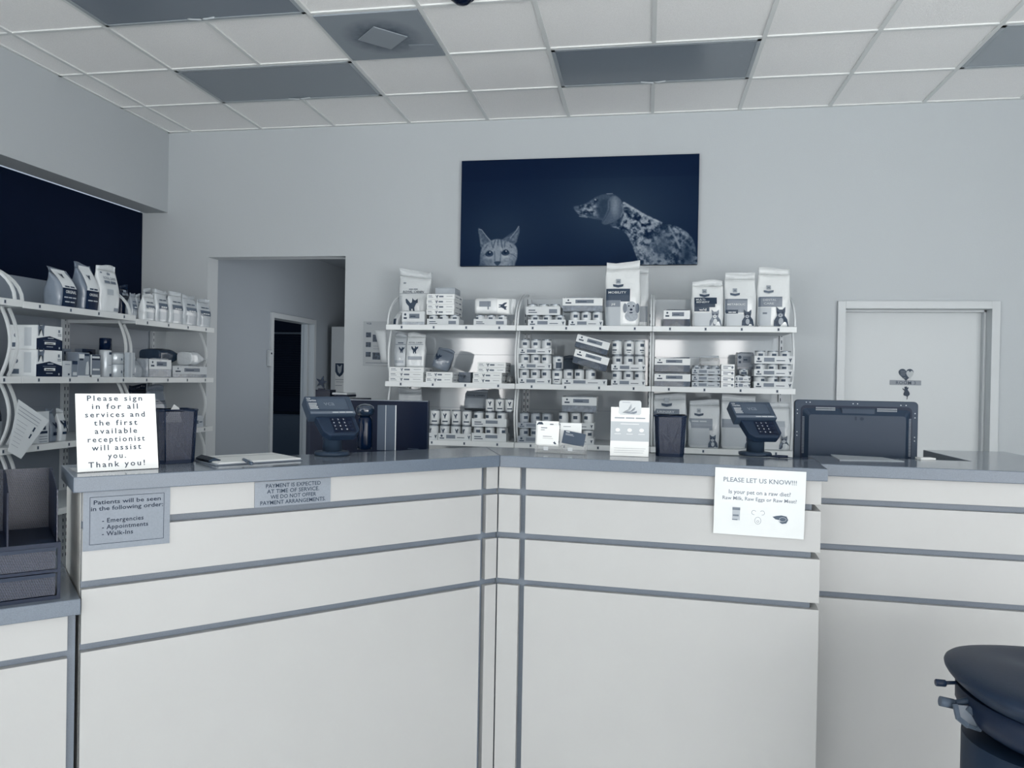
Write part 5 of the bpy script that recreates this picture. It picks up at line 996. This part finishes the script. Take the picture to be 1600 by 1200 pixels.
neck = smooth([(960, 500), (1010, 480), (1080, 440), (1085, 470), (1060, 520), (1000, 525)]); lay(pmask(neck, 8) * .8, 44)
hd = smooth([(788, 408), (800, 400), (850, 388), (885, 368), (915, 345), (960, 328), (1010, 322), (1055, 345), (1075, 390), (1060, 450), (1000, 490), (950, 485), (900, 476), (868, 466), (830, 455), (800, 435)])
dm = pmask(hd, 6); lay(dm, 62 + 20 * (fine - .5)); lay(dm * np.clip((blob(860, 420, 75, 42, .8)) * 1.3, 0, 1), 76 + 75 * np.clip((mott - .42) * 4, -.5, 1) + 40 * (fine - .5))
lay(dm * pmask(smooth([(935, 380), (1000, 360), (1000, 460), (960, 480), (930, 440)]), 20) * .8, 48); lay(stroke([(800, 436), (850, 452), (900, 458)], 5, 5) * .8, 36); lay(stroke([(822, 462), (868, 468)], 6, 5) * .8, 132)
ear = smooth([(1010, 342), (1045, 340), (1075, 370), (1085, 430), (1070, 470), (1025, 500), (978, 514), (958, 500), (972, 468), (990, 420), (992, 370)]); em = pmask(ear, 6); lay(em, 74 + 40 * blob(1035, 400, 26, 70) + 18 * (fine - .5)); lay(stroke([(1078, 390), (1086, 430), (1072, 468)], 4, 4) * .8, 120); lay(stroke([(1004, 372), (1005, 418), (985, 462), (962, 500)], 4, 5) * .7, 40)
lay(np.clip(blob(918, 364, 14, 12) * 1.7, 0, 1), 30); lay(np.clip(blob(917, 360, 5, 4) * 1.6, 0, 1), 150); lay(stroke([(903, 372), (912, 351), (930, 352)], 3, 4) * .7, 110); lay(stroke([(985, 324), (1020, 322)], 3, 4) * .8, 150); lay(np.clip(blob(798, 410, 12, 9), 0, 1) * .9, 78)
cols = np.stack([np.interp(L, [k for k, c in KEY], [c[i] for k, c in KEY]) for i in range(3)], -1) / 255
lc = np.where(cols < .04045, cols / 12.92, ((cols + .055) / 1.055) ** 2.4) / .80
tl_, tr_, bl_, br_ = PY(721, 252, -.04), PY(1093, 239, -.04), PY(719, 415.5, -.04), PY(1090, 413.5, -.04)
PW = ((tr_.x - tl_.x) + (br_.x - bl_.x)) / 2; PH = ((tl_.z - bl_.z) + (tr_.z - br_.z)) / 2; pc = (tl_ + tr_ + bl_ + br_) / 4
t = thing('canvas_picture', 'wide dark canvas picture of a peeking cat and a leaning spotted dog', 'picture', (pc.x, -.002, pc.z - PH / 2))
part('canvas', box(-PW / 2, PW / 2, -.036, 0, 0, PH), G(30, .6), t, bevel=.002)
me = bpy.data.meshes.new('print'); vs = np.stack([(U - .5) * (PW - .002), np.full(U.shape, -.0368), (1 - V) * (PH - .002) + .001], -1).reshape(-1, 3)
idx = np.arange(GX * GZ).reshape(GZ, GX); fs = np.stack([idx[:-1, :-1], idx[1:, :-1], idx[1:, 1:], idx[:-1, 1:]], -1).reshape(-1, 4)
me.from_pydata(vs.tolist(), [], fs.tolist()); ca = me.color_attributes.new('tone', 'FLOAT_COLOR', 'POINT'); ca.data.foreach_set('color', np.concatenate([lc.reshape(-1, 3), np.ones((GX * GZ, 1))], 1).astype(np.float32).ravel())
m = bpy.data.materials.new('printed_picture'); m.use_nodes = True; nt = m.node_tree; at = nt.nodes.new('ShaderNodeAttribute'); at.attribute_name = 'tone'; nt.links.new(at.outputs['Color'], nt.nodes['Principled BSDF'].inputs['Base Color']); nt.nodes['Principled BSDF'].inputs['Roughness'].default_value = .8; nt.nodes['Principled BSDF'].inputs['Specular IOR Level'].default_value = .08
me.materials.append(m); o = bpy.data.objects.new('print', me); C.objects.link(o); o.parent = t
# door sign: heart, room plate, cat
YD = .1045; c = PY(1414.5, 598, YD); s = (PY(1439, 598, YD).x - PY(1390, 598, YD).x) / 49.
t = thing('door_sign', 'grey ROOM 3 sign with a heart above and a cat below, on the white door', 'sign', (c.x, YD, c.z))
part('plate', box(-24.5 * s, 24.5 * s, -.004, 0, -4 * s, 4 * s), G(132, .4), t, bevel=.001); part('lettering', MB().text('ROOM 3', .5 * s, -2.6 * s, 7.5 * s, front(-.0046), width=31 * s, spacing=1.1), G(78), t)
hx = lambda k: [(16 * math.sin(a) ** 3 * k, (13 * math.cos(a) - 5 * math.cos(2 * a) - 2 * math.cos(3 * a) - math.cos(4 * a)) * k) for a in [2 * PI * i / 40 for i in range(40)]]
hz = 14.5 * s
part('heart', MB().prism([(x + .8 * s, z + hz) for x, z in hx(.73 * s)], -.004, 0), G(74, .5), t)
part('heart_window', MB().poly([(x * .42 + 6.6 * s, z * .72 + hz - .5 * s) for x, z in [(p[0] * 1.2, p[1]) for p in hx(.7 * s)]], front(-.0047)), G(182), t)
b = MB()
for k, w_ in enumerate((5, 6, 5)): b.quad(-8 * s, (-8 + w_ * 1.4) * s, hz + (4 - 3 * k) * s, hz + (5 - 3 * k) * s, front(-.0047))
part('heart_lettering', b.poly([(-6 * s, hz - 7 * s), (0, hz - 5.6 * s), (-1 * s, hz - 7.2 * s)], front(-.0047)), G(120), t)
cat = smooth([(1, -6), (2.2, -8.5), (3.8, -7.2), (4, -9.5), (3, -11.5), (4.4, -14), (6.2, -17.5), (5.8, -20.5), (3.2, -23), (2.6, -27.5), (1.8, -27.5), (1.9, -23), (-2.4, -21.5), (-3.4, -18.5), (-2.2, -15.5), (-2, -13), (-4.6, -11.3), (-5, -9.2), (-3.2, -10.6), (-1.6, -11), (-1.9, -8.5), (-1.2, -6.2), (-.2, -7.2)], 3)
part('cat_shape', MB().prism([(x * s + .8 * s, z * s) for x, z in cat], -.004, 0), G(60, .5), t)
# wall poster and folded paper at the left end of the shelves
q0, q1 = PY(568, 502, -.003), PY(611, 572, -.003); wq, hq = q1.x - q0.x, q0.z - q1.z
t = thing('poster', 'pale poster with rows of small photos on the wall left of the back shelves', 'poster', (q0.x, -.003, q1.z))
part('sheet', box(0, wq, -.0015, 0, 0, hq), G(172, .35), t); fn = front(-.0024); b = MB()
for k in range(3): b.quad(wq * .1, wq * .28, hq * (.2 + .22 * k), hq * (.31 + .22 * k), fn)
part('photos', b, G(84, .5, .5, 60), t); part('large_photos', MB().quad(wq * .34, wq * .62, hq * .14, hq * .3, fn).quad(wq * .34, wq * .62, hq * .54, hq * .7, fn), G(88, .5, .5, 70), t)
part('lettering', MB().quad(wq * .36, wq * .6, hq * .38, hq * .385, fn).quad(wq * .36, wq * .6, hq * .44, hq * .445, fn).quad(wq * .1, wq * .9, hq * .06, hq * .07, fn).text('vca', wq * .2, hq * .93, .03, fn), G(90), t)
yq = -.5; k = [PY(585, 516, yq), PY(604, 516, yq), PY(603, 562, yq), PY(598, 571, yq)]; z0 = k[0]
rg = []
for j in range(7):
    v = j / 6; a = k[0].lerp(k[3], v); c = k[1].lerp(k[2], v); wv = (c - a).length / 2; mdl = (a + c) / 2 - z0
    rg.append([(mdl.x + wv * math.cos(q), mdl.y + .02 * (1 - v * .5) * math.sin(q), mdl.z) for q in [2 * PI * i / 14 for i in range(14)]])
single('paper_bag', MB().loft(rg), G(190, .5, .03, 8, .2), 'white folded paper hanging at the left end of the back shelves', 'paper', z0)
# star award on a black machine behind the left terminal
yq = -.75; a, c = PY(490, 612, yq).x, PY(541, 612, yq).x; zt = PY(510, 610, yq).z
t = thing('filing_cabinet', 'dark cabinet behind the left payment terminal, carrying the star award', 'cabinet', ((a + c) / 2, yq + .15, 0)); hw = (c - a) / 2 + .05
part('body', box(-hw, hw, -.15, .2, 0, zt - .055), G(26, .45), t)
for i in range(4): dd = part('drawer', box(-hw + .012, hw - .012, -.166, -.1505, .03 + i * .31, .32 + i * .31), G(30, .4), t); part('handle', box(-.05, .05, -.18, -.1665, .24 + i * .31, .25 + i * .31), G(90, .3, metal=.8), dd)
a2, c2 = PY(491, 612, yq).x, PY(514, 612, yq).x
t = thing('black_box', 'small black box under the star award, behind the left terminal', 'box', ((a2 + c2) / 2, yq + .02, zt - .0545)); part('body', box(-(c2 - a2) / 2, (c2 - a2) / 2, 0, .1, 0, .054), G(16, .3), t, bevel=.002); part('lid', box(-(c2 - a2) / 2 - .001, (c2 - a2) / 2 + .001, -.001, .101, .0541, .058), G(26, .3), t)
sx_ = PY(498, 600, yq).x - (a2 + c2) / 2
t = thing('star_award', 'dark star-shaped award standing on the small black box', 'award', ((a2 + c2) / 2 + sx_, yq + .05, zt + .0042))
part('base', box(-.022, .022, -.012, .012, 0, .008), G(20, .2), t); st = [((.045 if i % 2 == 0 else .018) * math.sin(PI * i / 5 + .25), .05 + (.045 if i % 2 == 0 else .018) * math.cos(PI * i / 5 + .25)) for i in range(10)]; part('star', MB().prism(st, -.005, .005), G(36, .15), t)
a2, c2 = PY(515, 612, yq).x, PY(541, 612, yq).x
for i, (nm, L_, x0_, x1_) in enumerate((('white pad lying', 176, -.5, .5), ('black folder lying', 20, -.3, .52), ('white notebook lying', 186, -.42, .48))):
    wq = c2 - a2; single('notebook', MB().box(x0_ * wq, x1_ * wq, 0, .16, 0, .013), G(L_, .5), nm + ' in the small pile behind the left payment terminal', 'notebook', ((a2 + c2) / 2, yq + .02, zt - .0545 + i * .0135), bevel=.0015, group='notebooks behind the terminal')
KN = 1.3
# ================================================================== STOOL (bottom right)
SC = Vector((1.715, -3.5, 0)); SZ = .745
t = thing('stool', 'black padded stool in the bottom right corner before the counter', 'stool', SC, 0)
def srings(prof, ex=.85):
    out = []
    for sx2, sy2, z, dx in prof:
        rg = []
        for i in range(40):
            a = 2 * PI * i / 40; cc, s_ = math.cos(a), math.sin(a)
            rg.append((dx + sx2 * math.copysign(abs(cc) ** ex, cc), sy2 * math.copysign(abs(s_) ** ex, s_), z + (.012 * cc * cc)))
        out.append(rg)
    return out
part('seat', MB().loft(srings([(.19, .19, .655, 0), (.235, .24, .672, 0), (.272, .272, .70, 0), (.287, .287, .722, 0), (.286, .286, .735, 0), (.27, .27, .746, 0), (.22, .22, .75, 0), (.12, .12, .747, 0), (.02, .02, .745, 0)])), G(36, .45, .04, 60, .08, bscale=300), t, sub=1)
part('seat_shell', MB().loft(srings([(.16, .16, .575, -.01), (.215, .215, .59, -.005), (.25, .25, .612, 0), (.262, .262, .64, 0), (.262, .262, .684, 0)], .95)), G(27, .45), t)
part('seat_label', MB().box(-.025, .025, -.264, -.2615, .655, .6585, Matrix.Rotation(-.42, 4, 'Z')), G(150, .3), t)
CX = Vector((-.055, -.01, 0)); CR_ = .2
part('column', MB().lathe([(CR_, .03), (CR_, .576)], 40, CX), G(40, .35), t)
b = MB()
for k in range(14):
    a = -1.95 + .035 * k + (.25 if k > 6 else 0); b.box(CR_ - .002, CR_ + .006, -.003, .003, .05, .57, Matrix.Translation(CX) @ Matrix.Rotation(a, 4, 'Z'))
part('column_ribs', b, G(62, .35), t)
part('base', MB().lathe([(.25, 0), (.255, .012), (.23, .03)], 36, CX), G(36, .35), t)
part('label', MB().box(-.018, .018, -CR_ - .003, -CR_ - .0005, .40, .45, Matrix.Translation(CX) @ Matrix.Rotation(-.62, 4, 'Z')), G(180, .4), t)
def sp(px, py, dy=0.): return PY(px, py, SC.y + dy) - SC
a = sp(1469, 1067, .0); part('tilt_knob', MB().lathe([(.008, -.012), (.0095, -.01), (.0095, .012), (.008, .014)], 14, M=Matrix.Translation(a) @ Matrix.Rotation(PI / 2, 4, 'Y')), G(34, .3), t)
part('knob_stem', MB().tube([a, a + Vector((.04, .0, .004))], .005), G(34, .4), t)
a = sp(1472, 1096, -.03); c = sp(1490, 1100, -.03); e = sp(1530, 1090, -.02)
part('lever', MB().tube([c, e], .009), G(56, .4), t); part('lever_knob', MB().tube([a + (a - c) * .2, c], .013, 12), G(84, .4), t)
part('bracket', MB().tube([sp(1492, 1100, -.05), sp(1497, 1122, -.06), sp(1512, 1134, -.07), sp(1530, 1140, -.06), sp(1528, 1122, -.05), sp(1512, 1106, -.05)], rect=(.012, .007), side=(1, .3, 0)), G(88, .4), t)
part('bracket_plate', MB().add([sp(1494, 1101, -.045), sp(1498, 1122, -.055), sp(1513, 1133, -.06), sp(1530, 1139, -.055), sp(1528, 1120, -.045), sp(1512, 1103, -.045)], [(0, 1, 2, 3, 4, 5)]), G(110, .4), t, solid=.004)
